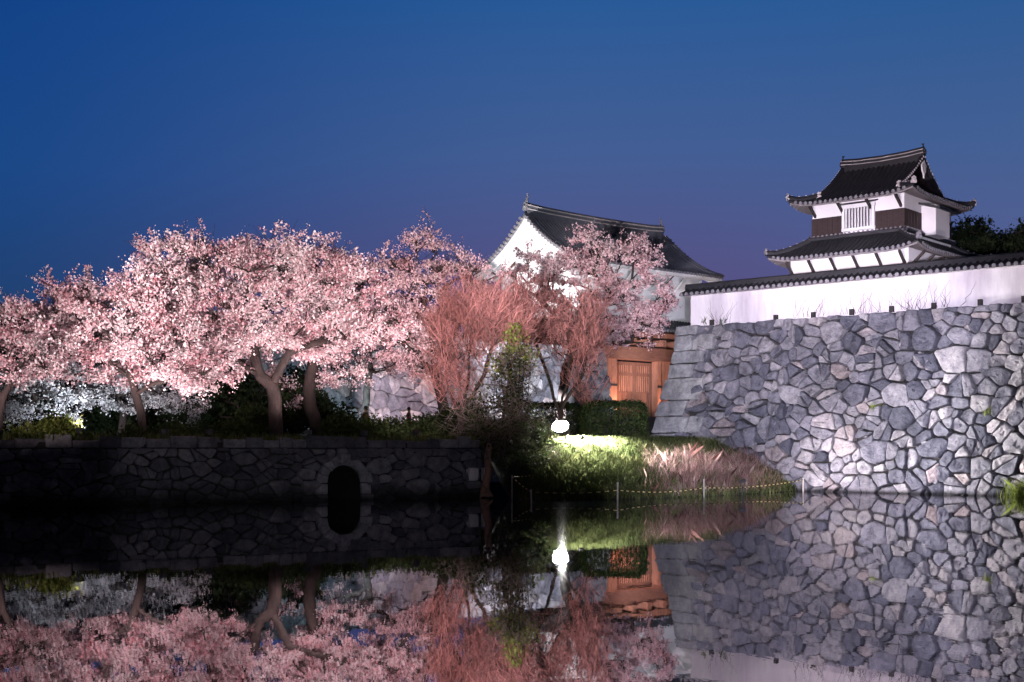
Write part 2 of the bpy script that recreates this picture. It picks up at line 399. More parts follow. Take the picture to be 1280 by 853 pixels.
def add_stone(mb, poly, place, proud, rnd, bulge=.12, rough=.035, mi=0):
    """a stone: outline rings stepping from inside the wall to a rough, slightly tilted face"""
    n = len(poly); c = sum(poly, Vector((0, 0)))/n
    size = max((p-c).length for p in poly)
    tx, ty = rnd.gauss(0, .15), rnd.gauss(0, .15); seed = rnd.uniform(0, 100)
    rings = [(1.0, -.35, 0), (1.0, .05, .5), (.975, .5, .8), (.93, .8, 1), (.8, .95, 1), (.62, 1.0, 1), (.42, 1.0, 1), (.2, 1.0, 1)]
    vs = []
    for sc, h, rf in rings:
        for p in poly:
            q = c+(p-c)*sc
            d = h*bulge*(1 if h > 0 else 1.2)+proud if h > 0 else (proud+h)
            if rf: d += rf*(noise.fractal(Vector((q.x*1.7, q.y*1.7, seed)), 1.0, 2.0, 4)*rough*2.2+(q.x-c.x)*tx+(q.y-c.y)*ty)
            vs.append(place(q.x, q.y, d))
    vs.append(place(c.x, c.y, bulge+proud+noise.noise((c.x, c.y, seed))*rough))
    fs = []
    for r in range(len(rings)-1):
        for i in range(n): fs.append((r*n+i, r*n+(i+1) % n, (r+1)*n+(i+1) % n, (r+1)*n+i))
    k = (len(rings)-1)*n
    for i in range(n): fs.append((k+i, k+(i+1) % n, len(vs)-1))
    mb.add(vs, fs, mi)

# main rampart
RT = 8.2
def batter(z, H=RT, B=1.55): return B*(max(0, (H-z))/H)**1.35
def place_front(u, z, d):
    b_ = batter(z); k_ = max(0, 1-u/5.0)
    p = WO+WD*(u-b_*k_)+WN*(b_+d)
    return (p.x, p.y, z)
SD, SN = Vector((.32, .947)), Vector((-.947, .32))         # side face runs back towards the gate
def place_side(u, z, d):
    b_ = batter(z)
    p = WO+SD*u+SN*(b_*.9+d)+WN*(b_*max(0, 1-u/3))
    return (p.x, p.y, z)
rnd = random.Random(11)
ramp_t = thing('stone_rampart', 'tall battered rampart of big grey fitted boulders rising from the moat', 'stone wall', (WO.x, WO.y, 0))
mb = MB(); LW = 26.0
courses = [(8.2, .50, 1.15, 0), (7.70, .78, .95, 1.3), (6.92, .66, 1.75, 0), (6.26, .74, 1.2, 0), (5.52, 1.12, 1.95, 0), (4.40, .80, 1.25, 0), (3.60, .86, 1.6, .75), (2.74, .9, 1.3, 0), (1.84, .9, 1.9, 0), (.94, 1.2, 1.3, 0)]
def in_quoin(p):
    for zt, h, w, w2 in courses:
        if zt-h <= p.y <= zt: return p.x < w+w2-.42
    return False
for poly in voronoi(.2, LW, -.5, RT-.02, .32, 1.10, 11000, 1.12, rnd, .5):
    c0 = sum(poly, Vector((0, 0)))/len(poly)
    if in_quoin(c0): continue
    q = shrink_round(poly, .026, .018, rnd)
    if q: add_stone(mb, q, place_front, rnd.uniform(-.07, .08), rnd, bulge=.15, rough=.06)
for _ in range(330):                                          # small wedging stones packed into the joints
    u, z, r = rnd.uniform(1.2, LW), rnd.uniform(0, RT-.2), rnd.uniform(.08, .2)
    if in_quoin(Vector((u, z))): continue
    pts = [Vector((u+math.cos(a)*r*rnd.uniform(.7, 1.4), z+math.sin(a)*r*rnd.uniform(.6, 1.1))) for a in np.linspace(0, 2*math.pi, 9)[:-1]]
    add_stone(mb, pts, place_front, -.06, rnd, bulge=.10, rough=.02)
mb.build('stones', M['stone'], ramp_t)
mb = MB()
for zt, h, w, w2 in courses:
    for a, ww in ((-.16, w+.16), (w, w2)):
        if not ww: continue
        r_ = [Vector((a, zt-h)), Vector((a+ww, zt-h)), Vector((a+ww, zt)), Vector((a, zt))]
        pts = []
        for i in range(4):
            p, p2 = r_[i], r_[(i+1) % 4]
            for f in (.04, .3, .6, .92): pts.append(p+(p2-p)*f+Vector((rnd.uniform(-.02, .02), rnd.uniform(-.025, .025))))
        c0 = sum(pts, Vector((0, 0)))/len(pts)
        pts = [c0+Vector(((p.x-c0.x)*(1-.03/ww), (p.y-c0.y)*(1-.035/h))) for p in pts]
        add_stone(mb, pts, place_front, .15, rnd, bulge=.10, rough=.03)
mb.build('corner_stones', M['quoin'], ramp_t)
mb = MB()
for poly in voronoi(.9, 30, 0, RT-.02, .7, 1.3, 1500, 1.1, rnd):
    q = shrink_round(poly, .03, .016, rnd)
    if q: add_stone(mb, q, place_side, rnd.uniform(-.05, .04), rnd, bulge=.12)
mb.build('side_stones', M['stone'], ramp_t)
mb = MB()
zz = [-.8, 0, 1, 2, 3, 4, 5, 6, 7, 8.1]
for pf, L_ in ((place_front, LW+10), (place_side, 30)):
    us = [0, 1, 2, 3, 4, 5, L_]
    vs = [pf(u, z, -.22) for u in us for z in zz]
    mb.add(vs, [(i*10+j, (i+1)*10+j, (i+1)*10+j+1, i*10+j+1) for i in range(6) for j in range(9)])
mb.build('wall_core', M['core'], ramp_t)

# high ground retained by the rampart
g = MB()
a = WO+WN*-.1; b_ = a+WD*60
p0, p1 = WO+SD*34-SN*.3, None
pts = [(a.x+.25, a.y+.1, 8.12), (b_.x, b_.y, 8.12), (300, 20, 8.12), (300, 400, 8.12), (60, 400, 8.12), (40, 110, 8.12), (p0.x, p0.y, 8.12)]
g.add(pts, [tuple(range(7))]); tag(g.build('terrain', M['soil']), 'high castle ground above the rampart', 'ground', kind='structure')

# embankment wall with the arched culvert
ED = Vector((1, ES)).normalized(); EN = Vector((ED.y, -ED.x))
emb = thing('embankment_wall', 'low dark rubble embankment wall along the moat with an arched culvert', 'stone wall', (EA.x, EA.y, 0))
EL0, EL1 = -16.0, (Vector((-1.3, emb_y(-1.3)))-EA).length
def place_emb(u, z, d):
    p = EA+ED*u+EN*(d+.18*(2-z)/2); return (p.x, p.y, z)
ac = (Vector((-6.5, emb_y(-6.5)))-EA).length; AR, AZ = .66, .66
rnd = random.Random(5); mb = MB()
for poly in voronoi(EL0, EL1, -.3, 1.98, .22, .55, 7000, 1.6, rnd, .3):
    c0 = sum(poly, Vector((0, 0)))/len(poly)
    rr = math.hypot(c0.x-ac, max(0, c0.y-AZ)) if c0.y > AZ else abs(c0.x-ac)
    if rr < AR+.34: continue
    q = shrink_round(poly, .02, .012, rnd)
    if q: add_stone(mb, q, place_emb, rnd.uniform(-.05, .05), rnd, bulge=.07, rough=.03)
mb.build('rubble_face', M['dark_stone'], emb)
mb = MB(); u = EL0
while u < EL1-.2:
    w = rnd.uniform(.5, 1.0); zt = 2.0+rnd.uniform(.26, .48)
    r_ = [Vector((u, 2.0)), Vector((min(u+w, EL1), 2.0)), Vector((min(u+w, EL1), zt)), Vector((u, zt))]; pts = []
    for i in range(4):
        p, p2 = r_[i], r_[(i+1) % 4]
        for f in (.06, .5, .94): pts.append(p+(p2-p)*f)
    c0 = sum(pts, Vector((0, 0)))/len(pts); pts = [c0+(p-c0)*.97 for p in pts]
    add_stone(mb, pts, place_emb, -.06, rnd, bulge=.05, rough=.02); u += w
mb.build('coping_course', M['dark_stone'], emb)
mb = MB()
for px0, px1 in ((583, 594), (601, 608)):
    ua = [((px-640)/F*(emb_y(-1.6))-EA.x)/ED.x for px in (px0, px1)]
    q = [Vector((ua[0], .68)), Vector(((ua[0]+ua[1])/2, .66)), Vector((ua[1], .69)), Vector((ua[1]+.01, .95)), Vector((ua[1], 1.18)), Vector(((ua[0]+ua[1])/2, 1.2)), Vector((ua[0], 1.19)), Vector((ua[0]-.01, .95))]
    add_stone(mb, q, place_emb, .12, rnd, bulge=.05, rough=.02)
mb.build('pale_blocks', mat('pale_block', (.55, .53, .55), (.42, .41, .43), 4), emb); mb = MB()
for i in range(9):                                            # voussoirs
    a0, a1 = math.pi*i/9, math.pi*(i+1)/9
    ro = AR+rnd.uniform(.38, .5)
    pts = [Vector((ac+math.cos(a)*r, AZ+math.sin(a)*r)) for a, r in ((a0, AR), (a0, ro), ((a0+a1)/2, ro+.02), (a1, ro), (a1, AR), ((a0+a1)/2, AR))]
    q = []
    for j in range(6): q += [pts[j], (pts[j]+pts[(j+1) % 6])/2]
    c0 = sum(q, Vector((0, 0)))/12; q = [c0+(p-c0)*.95 for p in q]
    add_stone(mb, q, place_emb, .02, rnd, bulge=.07, rough=.02)
for sgn in (-1, 1):
    for z0, z1 in ((-.2, .22), (.22, .64)):
        e0, e1 = ac+sgn*AR, ac+sgn*(AR+rnd.uniform(.4, .6))
        lo, hi = min(e0, e1), max(e0, e1)
        r_ = [Vector((lo, z0)), Vector((hi, z0)), Vector((hi, z1)), Vector((lo, z1))]; q = []
        for i in range(4):
            p, p2 = r_[i], r_[(i+1) % 4]
            for f in (.06, .5, .94): q.append(p+(p2-p)*f)
        c0 = sum(q, Vector((0, 0)))/len(q); q = [c0+(p-c0)*.96 for p in q]
        add_stone(mb, q, place_emb, .02, rnd, bulge=.07, rough=.02)
mb.build('arch', stone_mat('arch_stone', [(0, (.28, .28, .30)), (1, (.40, .39, .40))], .6, .45), emb)  # paler stone: the lit look of the ring is put into its colour
mb = MB()                                                     # tunnel barrel and wall core with the hole
prof = [Vector((ac-AR, -.5)), Vector((ac-AR, AZ))]+[Vector((ac-math.cos(a)*AR, AZ+math.sin(a)*AR)) for a in np.linspace(.2, math.pi-.2, 9)]+[Vector((ac+AR, AZ)), Vector((ac+AR, -.5))]
vs = [place_emb(p.x, p.y, .0) for p in prof]+[place_emb(p.x, p.y, -9.0) for p in prof]
n = len(prof); mb.add(vs, [(i, i+1, n+i+1, n+i) for i in range(n-1)]+[tuple(range(n, 2*n))])
for a, b_ in ((EL0-60, ac-AR), (ac+AR, EL1)):
    mb.add([place_emb(a, -.6, -.1), place_emb(b_, -.6, -.1), place_emb(b_, 2.2, -.1), place_emb(a, 2.2, -.1)], [(0, 1, 2, 3)])
top = prof[1:-1]
mb.add([place_emb(p.x, p.y, -.1) for p in top]+[place_emb(p.x, 2.2, -.1) for p in top], [(i, i+1, len(top)+i+1, len(top)+i) for i in range(len(top)-1)])
e = EA+ED*EL1
mb.add([(e.x+EN.x*.1, e.y+EN.y*.1, -.6), (e.x-EN.x*6, e.y-EN.y*6, -.6), (e.x-EN.x*6, e.y-EN.y*6, 2.1), (e.x+EN.x*.1, e.y+EN.y*.1, 2.1)], [(0, 1, 2, 3)])
mb.build('wall_core', M['core'], emb)

# flank wall left of the gate
def place_flank(u, z, d):
    p = GO+GD*u+GN*(d+.16*(9.4-z)); return (p.x, p.y, z)
fl = thing('flank_wall', 'pale spotlit boulder wall behind the trees left of the timber gate', 'stone wall', (GO.x-GD.x*8, GO.y-GD.y*8, 3.5))
rnd = random.Random(23); mb = MB()
for poly in voronoi(-44, -3.3, 2.2, 9.4, .45, 1.4, 5000, 1.1, rnd):
    q = shrink_round(poly, .02, .016, rnd)
    if q: add_stone(mb, q, place_flank, rnd.uniform(-.05, .05), rnd, bulge=.12)
mb.build('stones', M['stone'], fl)
mb = MB()
mb.add([place_flank(-60, 2, -.2), place_flank(-3.2, 2, -.2), place_flank(-3.2, 9.4, -.2), place_flank(-60, 9.4, -.2), place_flank(-3.2, 2, -6), place_flank(-3.2, 9.4, -6), place_flank(-60, 9.4, -12)], [(0, 1, 2, 3), (1, 4, 5, 2), (3, 2, 5, 6)])
mb.build('wall_core', M['core'], fl)

# ---------------------------------------------------------------- tiled roofs
class Frame:
    """local axes: s along the front, w inward from the front, z up"""
    def __init__(s, o, d, inward): s.o, s.d, s.i = o, d, inward
    def __call__(s, a, w, z):
        p = s.o+s.d*a+s.i*w; return Vector((p.x, p.y, z))
def roof_tiles(fr, s0, s1, w0, w1, ze, H, g, hd, reach_max=None, step=.30, rr=.085, lift=.22, sides='FBLR', a=.62):
    """ribbed tile slopes of a hipped, hip-and-gable (g = gable inset) or gabled (g = 0) roof; hd = ridge distance"""
    mb = MB(); rm = reach_max or hd
    Ls, Lw = s1-s0, w1-w0
    def h(e): x = e/hd; return ze+H*(a*x+(1-a)*x*x)
    def zpt(side, c_, e):
        L = Ls if side in 'FB' else Lw
        k = max(0, 1-min(c_, L-c_)/1.6); return h(e)+lift*k*k*max(0, 1-e/1.6)**2
    def pt(side, c_, e, dz=0):
        z = zpt(side, c_, e)+dz
        if side == 'F': return fr(s0+c_, w0+e, z)
        if side == 'B': return fr(s0+c_, w1-e, z)
        if side == 'L': return fr(s0+e, w0+c_, z)
        return fr(s1-e, w0+c_, z)
    def reach(side, c_):
        L = Ls if side in 'FB' else Lw
        m = min(c_, L-c_)
        if side in 'FB': return rm if (m >= g-1e-6) else min(rm, m)
        return min(rm, g, m)
    for side in sides:
        if side in 'LR' and g == 0: continue
        L = Ls if side in 'FB' else Lw
        n = max(2, round(L/step)); cs = [L*i/n for i in range(n+1)]
        ax = {'F': fr.d, 'B': fr.d, 'L': fr.i, 'R': fr.i}[side]; ax = Vector((ax.x, ax.y, 0))
        out = {'F': -fr.i, 'B': fr.i, 'L': -fr.d, 'R': fr.d}[side]; out = Vector((out.x, out.y, 0))
        for i in range(n):                                    # pan surface
            ra, rb = reach(side, cs[i]), reach(side, cs[i+1])
            if side in 'FB' and g and abs(ra-rb) > g*.5 and rm > g: ra = rb = max(ra, rb)
            K = 7
            A = [pt(side, cs[i], ra*k_/K) for k_ in range(K+1)]; B = [pt(side, cs[i+1], rb*k_/K) for k_ in range(K+1)]
            mb.add(A+B, [(k_, k_+1, K+2+k_, K+1+k_) for k_ in range(K)])
        for c_ in [L*(i+.5)/n for i in range(n)]:             # rib rows with round eave ends
            r_ = reach(side, c_)
            if r_ < .25: continue
            K = 7; ang = [math.pi*q/4 for q in range(5)]; vs = []
            for k_ in range(K+1):
                p = pt(side, c_, r_*k_/K-(.05 if k_ == 0 else 0), .0)
                for q in ang: vs.append(p+ax*(math.cos(q)*rr)+Vector((0, 0, math.sin(q)*rr*1.1)))
            mb.add(vs, [(k_*5+q, k_*5+q+1, (k_+1)*5+q+1, (k_+1)*5+q) for k_ in range(K) for q in range(4)])
            p = pt(side, c_, -.06, -.02); cv = [p+ax*(math.cos(2*math.pi*q/8)*rr*1.15)+Vector((0, 0, math.sin(2*math.pi*q/8)*rr*1.15)) for q in range(8)]
            mb.add(cv+[x+out*.05 for x in cv], [tuple(range(8, 16))]+[(q, (q+1) % 8, 8+(q+1) % 8, 8+q) for q in range(8)], 1)
        for i in range(n):                                    # dark front edge of the pan tiles
            A, B = pt(side, cs[i], -.04), pt(side, cs[i+1], -.04)
            dz = Vector((0, 0, -.10)); mb.add([A, B, B+dz, A+dz], [(0, 1, 2, 3)])
    return mb, h, pt
def soffit(fr, s0, s1, w0, w1, ze, over, drop=.13, lift=.22):
    """white underside slab of an eave: front board and slope in to the wall"""
    mb = MB()
    def ring(off, z, lf):
        P = []
        for (sa, wa, sb, wb) in ((s0+off, w0+off, s1-off, w0+off), (s1-off, w0+off, s1-off, w1-off), (s1-off, w1-off, s0+off, w1-off), (s0+off, w1-off, s0+off, w0+off)):
            L = math.hypot(sb-sa, wb-wa); n = 10
            for i in range(n):
                f = i/n; k = max(0, 1-min(f*L, (1-f)*L)/1.6)
                P.append(fr(sa+(sb-sa)*f, wa+(wb-wa)*f, z+lf*k*k))
        return P
    a, b_, c_, d_ = ring(.0, ze-.10, lift), ring(.04, ze-.10-drop, lift), ring(over*.5, ze-.10-drop+.12*over, lift*.5), ring(over+.05, ze-.10-drop+.3*over, 0)
    n = len(a); mb.add(a+b_+c_+d_, [(k_*n+i, k_*n+(i+1) % n, (k_+1)*n+(i+1) % n, (k_+1)*n+i) for k_ in range(3) for i in range(n)])
    return mb
def ridge_bar(mb, pts, w, hgt, side, mi_body=0, mi_line=1):
    """stacked ridge: body, pale mortar bands and a round cap tile row"""
    sv = Vector((side.x, side.y, 0)).normalized()
    for i in range(len(pts)-1):
        A, B = Vector(pts[i]), Vector(pts[i+1])
        for k_, (ww, z0, z1, mi) in enumerate(((w, -.3, hgt*.35, mi_body), (w*1.12, hgt*.35, hgt*.45, mi_line), (w*.92, hgt*.45, hgt*.72, mi_body), (w*1.1, hgt*.72, hgt*.82, mi_line))):
            mb.add([A-sv*ww/2+Vector((0, 0, z0)), A+sv*ww/2+Vector((0, 0, z0)), A+sv*ww/2+Vector((0, 0, z1)), A-sv*ww/2+Vector((0, 0, z1)),
                    B-sv*ww/2+Vector((0, 0, z0)), B+sv*ww/2+Vector((0, 0, z0)), B+sv*ww/2+Vector((0, 0, z1)), B-sv*ww/2+Vector((0, 0, z1))],
                   [(0, 3, 2, 1), (4, 5, 6, 7), (0, 1, 5, 4), (1, 2, 6, 5), (2, 3, 7, 6), (3, 0, 4, 7)], mi)
    mb.tube([Vector(p)+Vector((0, 0, hgt*.86)) for p in pts], w*.36, 8, mi_body)
def ornament(mb, p, d, up, sc, mi=1):
    """ridge-end tile: shield plate, round boss and a curled fish tail above"""
    d = Vector((d.x, d.y, 0)).normalized(); s_ = Vector((-d.y, d.x, 0)); z = Vector((0, 0, 1)); p = Vector(p)
    out = [(-.34, -.35), (.34, -.35), (.42, -.05), (.30, .2), (.34, .42), (.16, .55), (0, .66), (-.16, .55), (-.34, .42), (-.30, .2), (-.42, -.05)]
    fv = [p+s_*(x*sc)+z*(y*sc) for x, y in out]; n = len(fv)
    mb.add([v+d*.10*sc for v in fv]+[v-d*.14*sc for v in fv], [tuple(range(n)), tuple(range(2*n-1, n-1, -1))]+[(i, (i+1) % n, n+(i+1) % n, n+i) for i in range(n)], mi)
    mb.ball(p+d*.14*sc+z*.1*sc, .2*sc, 8, mi, (1, 1, 1))
    if up:
        b0 = p-d*.35*sc
        mb.tube([b0+z*.3*sc, b0+z*.75*sc+d*.16*sc, b0+z*1.15*sc+d*.05*sc, b0+z*1.5*sc-d*.16*sc], [.26*sc, .22*sc, .14*sc, .06*sc], 8, mi)
        for sg in (-.22, .0, .22): mb.tube([b0+z*1.35*sc-d*.05*sc, b0+z*1.75*sc+d*(sg-.12)*sc+s_*sg*.3*sc], [.09*sc, .02], 5, mi)
def brackets(mbf, parent, fr, items, zt, out_dir, length=.75, drop=.8, m_=None, hw=.09):
    """slanting eave struts, each a part of its own"""
    for (sa, wa) in items:
        o = Vector((out_dir.x, out_dir.y, 0)); p = fr(sa, wa, zt)
        t_ = Vector((-o.y, o.x, 0))*hw
        mb = MB(); top_ = p+o*length; bot = p+Vector((0, 0, -drop))
        q = Vector((0, 0, .13))
        mb.add([bot-t_, bot+t_, bot+t_-q, bot-t_-q, top_-t_, top_+t_, top_+t_-q, top_-t_-q], [(0, 1, 2, 3)[::-1], (4, 5, 6, 7), (0, 4, 5, 1)[::-1], (1, 5, 6, 2)[::-1], (2, 6, 7, 3)[::-1], (3, 7, 4, 0)[::-1]])
        mb.build('eave_strut', m_ or M['wood_dark'], parent)
def wall_ring(fr, s0, s1, w0, w1, z0, z1):
    mb = MB(); A = [fr(s0, w0, z0), fr(s1, w0, z0), fr(s1, w1, z0), fr(s0, w1, z0)]; dz = Vector((0, 0, z1-z0))
    mb.add(A+[p+dz for p in A], [(0, 1, 5, 4), (1, 2, 6, 5), (2, 3, 7, 6), (3, 0, 4, 7)]); return mb

# ---------------------------------------------------------------- plaster wall on the rampart
dob = thing('plaster_wall', 'long white plaster parapet wall with a dark tiled coping on the rampart', 'wall', (WO.x, WO.y, RT))
DF = Frame(WO, WD, -WN)
DL = 30.0
mb = MB(); mb.box(DF(.45, .30, RT-.05), Vector((WD.x, WD.y, 0))*DL, -Vector((WN.x, WN.y, 0))*.45, (0, 0, 1.62)); mb.build('wall_face', M['plaster_worn'], dob)
mb, h_, pt_ = roof_tiles(DF, .05, DL+.2, -.12, 1.17, RT+1.62, .30, 0, .645, step=.31, rr=.085, lift=0, sides='FB')
mb.build('roof', [M['tile'], M['tile_cap']], dob)
mb = MB(); ridge_bar(mb, [DF(.05, .525, RT+1.92), DF(DL, .525, RT+1.92)], .24, .20, -WN, 0, 0); ornament(mb, DF(.05, .525, RT+2.0), -WD, False, .28, 0)
mb.build('ridge', [M['tile'], M['mortar']], dob)
mb = MB()
mb.add([DF(.06, -.1, RT+1.62), DF(.06, 1.15, RT+1.62), DF(.06, .525, RT+1.9)], [(0, 1, 2)])
mb.box(DF(.06, -.08, RT+1.52), Vector((WD.x, WD.y, 0))*DL, -Vector((WN.x, WN.y, 0))*1.2, (0, 0, .07)); mb.build('eave_board', M['plaster'], dob)
for px in (887, 967, 1014, 1062, 1112, 1165, 1223, 1278):
    k_ = (px-640)/F; u = (k_*WO.y-WO.x)/(WD.x-k_*WD.y)
    mb = MB(); mb.box(DF(u-.09, .12, RT-.04), Vector((WD.x, WD.y, 0))*.18, -Vector((WN.x, WN.y, 0))*.2, (0, 0, .27)); mb.build('post_end', M['core'], dob)

# ---------------------------------------------------------------- corner turret
tur = thing('corner_turret', 'two storey white turret with dark tiled hip and gable roof above the rampart', 'turret', (*(WO-WN*7+WD*7), 8.1))
TF = Frame(WO, WD, -WN)
LS0, LS1, LW0, LW1 = 4.09, 10.4, 4.0, 11.4
US0, US1, UW0, UW1 = 4.93, 9.83, 4.8, 10.6
wall_ring(TF, LS0, LS1, LW0, LW1, 8.0, 11.7).build('lower_wall', M['plaster'], tur)
wall_ring(TF, US0, US1, UW0, UW1, 12.2, 14.75).build('upper_wall', M['plaster'], tur)
# plank band round the upper storey with a barred window let into the front
WS0, WS1 = 6.62, 8.35
mb = MB(); d3 = Vector((WD.x, WD.y, 0)); i3 = -Vector((WN.x, WN.y, 0))
for a, b_ in ((US0-.04, WS0), (WS1, US1+.04)):
    mb.box(TF(a, UW0-.045, 12.72), d3*(b_-a), i3*.04, (0, 0, 1.0))
    n = int((b_-a)/.28)
    for i in range(1, n): mb.box(TF(a+(b_-a)*i/n, UW0-.07, 12.72), d3*.03, i3*.02, (0, 0, 1.0))
mb.box(TF(US1+.005, UW0, 12.72), d3*.04, i3*(UW1-UW0), (0, 0, 1.0)); mb.box(TF(US0-.045, UW0, 12.72), d3*.04, i3*(UW1-UW0), (0, 0, 1.0))
for i in range(1, 16): mb.box(TF(US1+.05, UW0+(UW1-UW0)*i/16, 12.72), d3*.02, i3*.04, (0, 0, 1.0))
mb.build('plank_band', M['siding'], tur)
mb = MB()
for a, w_, z0, hh in ((WS0, .14, 12.98, 1.08), (WS1-.14, .14, 12.98, 1.08), (WS0-.02, WS1-WS0+.04, 12.88, .14), (WS0-.02, WS1-WS0+.04, 14.02, .14)):
    mb.box(TF(a, UW0-.16, z0), d3*w_, i3*.15, (0, 0, hh))
win = mb.build('window', M['plaster'], tur)
mb = MB()
for i in range(9):
    a = WS0+.14+(WS1-WS0-.28)*(i+.5)/9; mb.box(TF(a-.03, UW0-.13, 13.0), d3*.06, i3*.09, (0, 0, 1.03))
mb.build('bar_grille', M['plaster'], win)
mb = MB(); mb.box(TF(WS0+.1, UW0-.02, 12.95), d3*(WS1-WS0-.2), i3*.015, (0, 0, 1.2)); mb.build('painted_dark', M['black'], win)  # black sheet paints in the unlit room behind the window bars
mb = MB(); mb.add([TF(WS0-.15, UW0-.34, 14.22), TF(WS1+.15, UW0-.34, 14.22), TF(WS1+.15, UW0-.01, 14.33), TF(WS0-.15, UW0-.01, 14.33), TF(WS0-.15, UW0-.34, 14.17), TF(WS1+.15, UW0-.34, 14.17), TF(WS1+.15, UW0-.01, 14.28), TF(WS0-.15, UW0-.01, 14.28)], [(0, 1, 2, 3), (7, 6, 5, 4), (0, 4, 5, 1), (1, 5, 6, 2), (3, 7, 4, 0)]); mb.build('window_hood', M['tile'], win)
# lower skirt roof
ov = .85
mb, hL, pL = roof_tiles(TF, LS0-ov, LS1+ov, LW0-ov, LW1+ov, 11.6, 2.45, 1.75, 3.4, reach_max=1.72, step=.27, rr=.075, lift=.24)
mb.build('skirt_roof', [M['tile'], M['tile_cap']], tur)
soffit(TF, LS0-ov, LS1+ov, LW0-ov, LW1+ov, 11.6, ov, .10, .24).build('lower_soffit', M['eave_shade'], tur)
mb = MB()
for ca, cb in (((LS0-ov, LW0-ov), (1, 1)), ((LS1+ov, LW0-ov), (-1, 1)), ((LS1+ov, LW1+ov), (-1, -1)), ((LS0-ov, LW1+ov), (1, -1))):
    pts = [TF(ca[0]+cb[0]*e, ca[1]+cb[1]*e, hL(e)+.13+.24*max(0, 1-e/1.6)**4) for e in (-.06, .3, .7, 1.2, 1.68)]
    mb.tube(pts, [.15, .13, .13, .13, .13], 8, 0)
    for e in np.linspace(.1, 1.6, 7): mb.ball(TF(ca[0]+cb[0]*e, ca[1]+cb[1]*e, hL(e)+.26+.24*max(0, 1-e/1.6)**4), .06, 6, 1)
    ornament(mb, pts[0], (TF.d*-cb[0]+TF.i*-cb[1]), False, .35, 1)
zt = hL(1.72)
n = 26                                                        # dotted flashing course at the foot of the upper wall
for (sa, wa, sb, wb) in ((US0-.12, UW0-.12, US1+.12, UW0-.12), (US1+.12, UW0-.12, US1+.12, UW1+.12), (US0-.12, UW0-.12, US0-.12, UW1+.12)):
    mb.tube([TF(sa, wa, zt+.05), TF(sb, wb, zt+.05)], .12, 6, 0)
    L = math.hypot(sb-sa, wb-wa); k_ = int(L/.24)
    for i in range(k_+1): mb.ball(TF(sa+(sb-sa)*i/k_, wa+(wb-wa)*i/k_, zt+.17), .075, 6, 1)
mb.build('skirt_ridge', [M['tile'], M['tile_cap']], tur)
# upper hip and gable roof
uo = .85
A0, A1, B0, B1 = US0-uo, US1+uo, UW0-uo-.05, UW1+uo
hd = (B1-B0)/2; gi = 1.15
mb, hU, pU = roof_tiles(TF, A0, A1, B0, B1, 14.4, 2.25, gi, hd, step=.27, rr=.078, lift=.24, a=.5)
mb.build('upper_roof', [M['tile'], M['tile_cap']], tur)
soffit(TF, A0, A1, B0, B1, 14.4, uo, .08, .24).build('upper_soffit', M['eave_shade'], tur)
mb = MB(); wm = (B0+B1)/2
rz = hU(hd)
ridge_bar(mb, [TF(A0+gi-.1, wm, rz+.10), TF(A0+gi+.8, wm, rz+.02), TF((A0+A1)/2, wm, rz-.02), TF(A1-gi-.8, wm, rz+.02), TF(A1-gi+.1, wm, rz+.10)], .34, .46, -WN, 0, 1)
ornament(mb, TF(A0+gi-.15, wm, rz+.30), -WD, True, .27, 0); ornament(mb, TF(A1-gi+.15, wm, rz+.30), WD, True, .27, 0)
for sg, s_ in ((-1, A0+gi), (1, A1-gi)):                       # verge ridges, then hip ridges
    for f, wv in ((1, B0), (-1, B1)):
        pts = [TF(s_, wv+f*e, hU(e)+.12) for e in np.linspace(gi-.15, hd, 8)]
        mb.tube(pts, .12, 8, 0)
        for e in np.linspace(gi, hd-.1, 15): mb.ball(TF(s_+sg*.09, wv+f*e, hU(e)+.17), .07, 6, 1)
        ornament(mb, pts[0], (TF.i*-f), False, .34, 1)
        cs = A0 if sg < 0 else A1
        pts = [TF(cs-sg*e, wv+f*e, hU(e)+.13+.24*max(0, 1-e/1.6)**4) for e in (-.06, .3, .7, gi)]
        mb.tube(pts, [.16, .13, .13, .13], 8, 0); ornament(mb, pts[0], (TF.d*sg+TF.i*-f), False, .36, 1)
        for e in np.linspace(.1, gi, 5): mb.ball(TF(cs-sg*e, wv+f*e, hU(e)+.26+.24*max(0, 1-e/1.6)**4), .06, 6, 1)
mb.build('ridge', [M['tile'], M['mortar']], tur)
for sg, s_ in ((-1, A0+gi+.3), (1, A1-gi-.3)):
    mb = MB(); es = list(np.linspace(gi*.8, hd, 8))
    P = [TF(s_, B0+e, hU(e)-.04) for e in es]+[TF(s_, B1-e, hU(e)-.04) for e in es[::-1][1:]]
    mb.add(P, [tuple(range(len(P)))])
    gb = mb.build('gable', M['siding'], tur)
    mb = MB(); c0 = TF(s_+sg*.34, wm, hU(hd)-.25); d_ = Vector((WN.x, WN.y, 0))
    out = [(0, .2), (.28, -.1), (.2, -.42), (.1, -.5), (0, -.75), (-.1, -.5), (-.2, -.42), (-.28, -.1)]
    fv = [c0+d_*x+Vector((0, 0, y)) for x, y in out]; th = d3*sg*.07
    mb.add([v+th for v in fv]+fv, [tuple(range(8)), tuple(range(15, 7, -1))]+[(i, (i+1) % 8, 8+(i+1) % 8, 8+i) for i in range(8)])
    mb.build('gable_pendant', M['plaster'], gb)
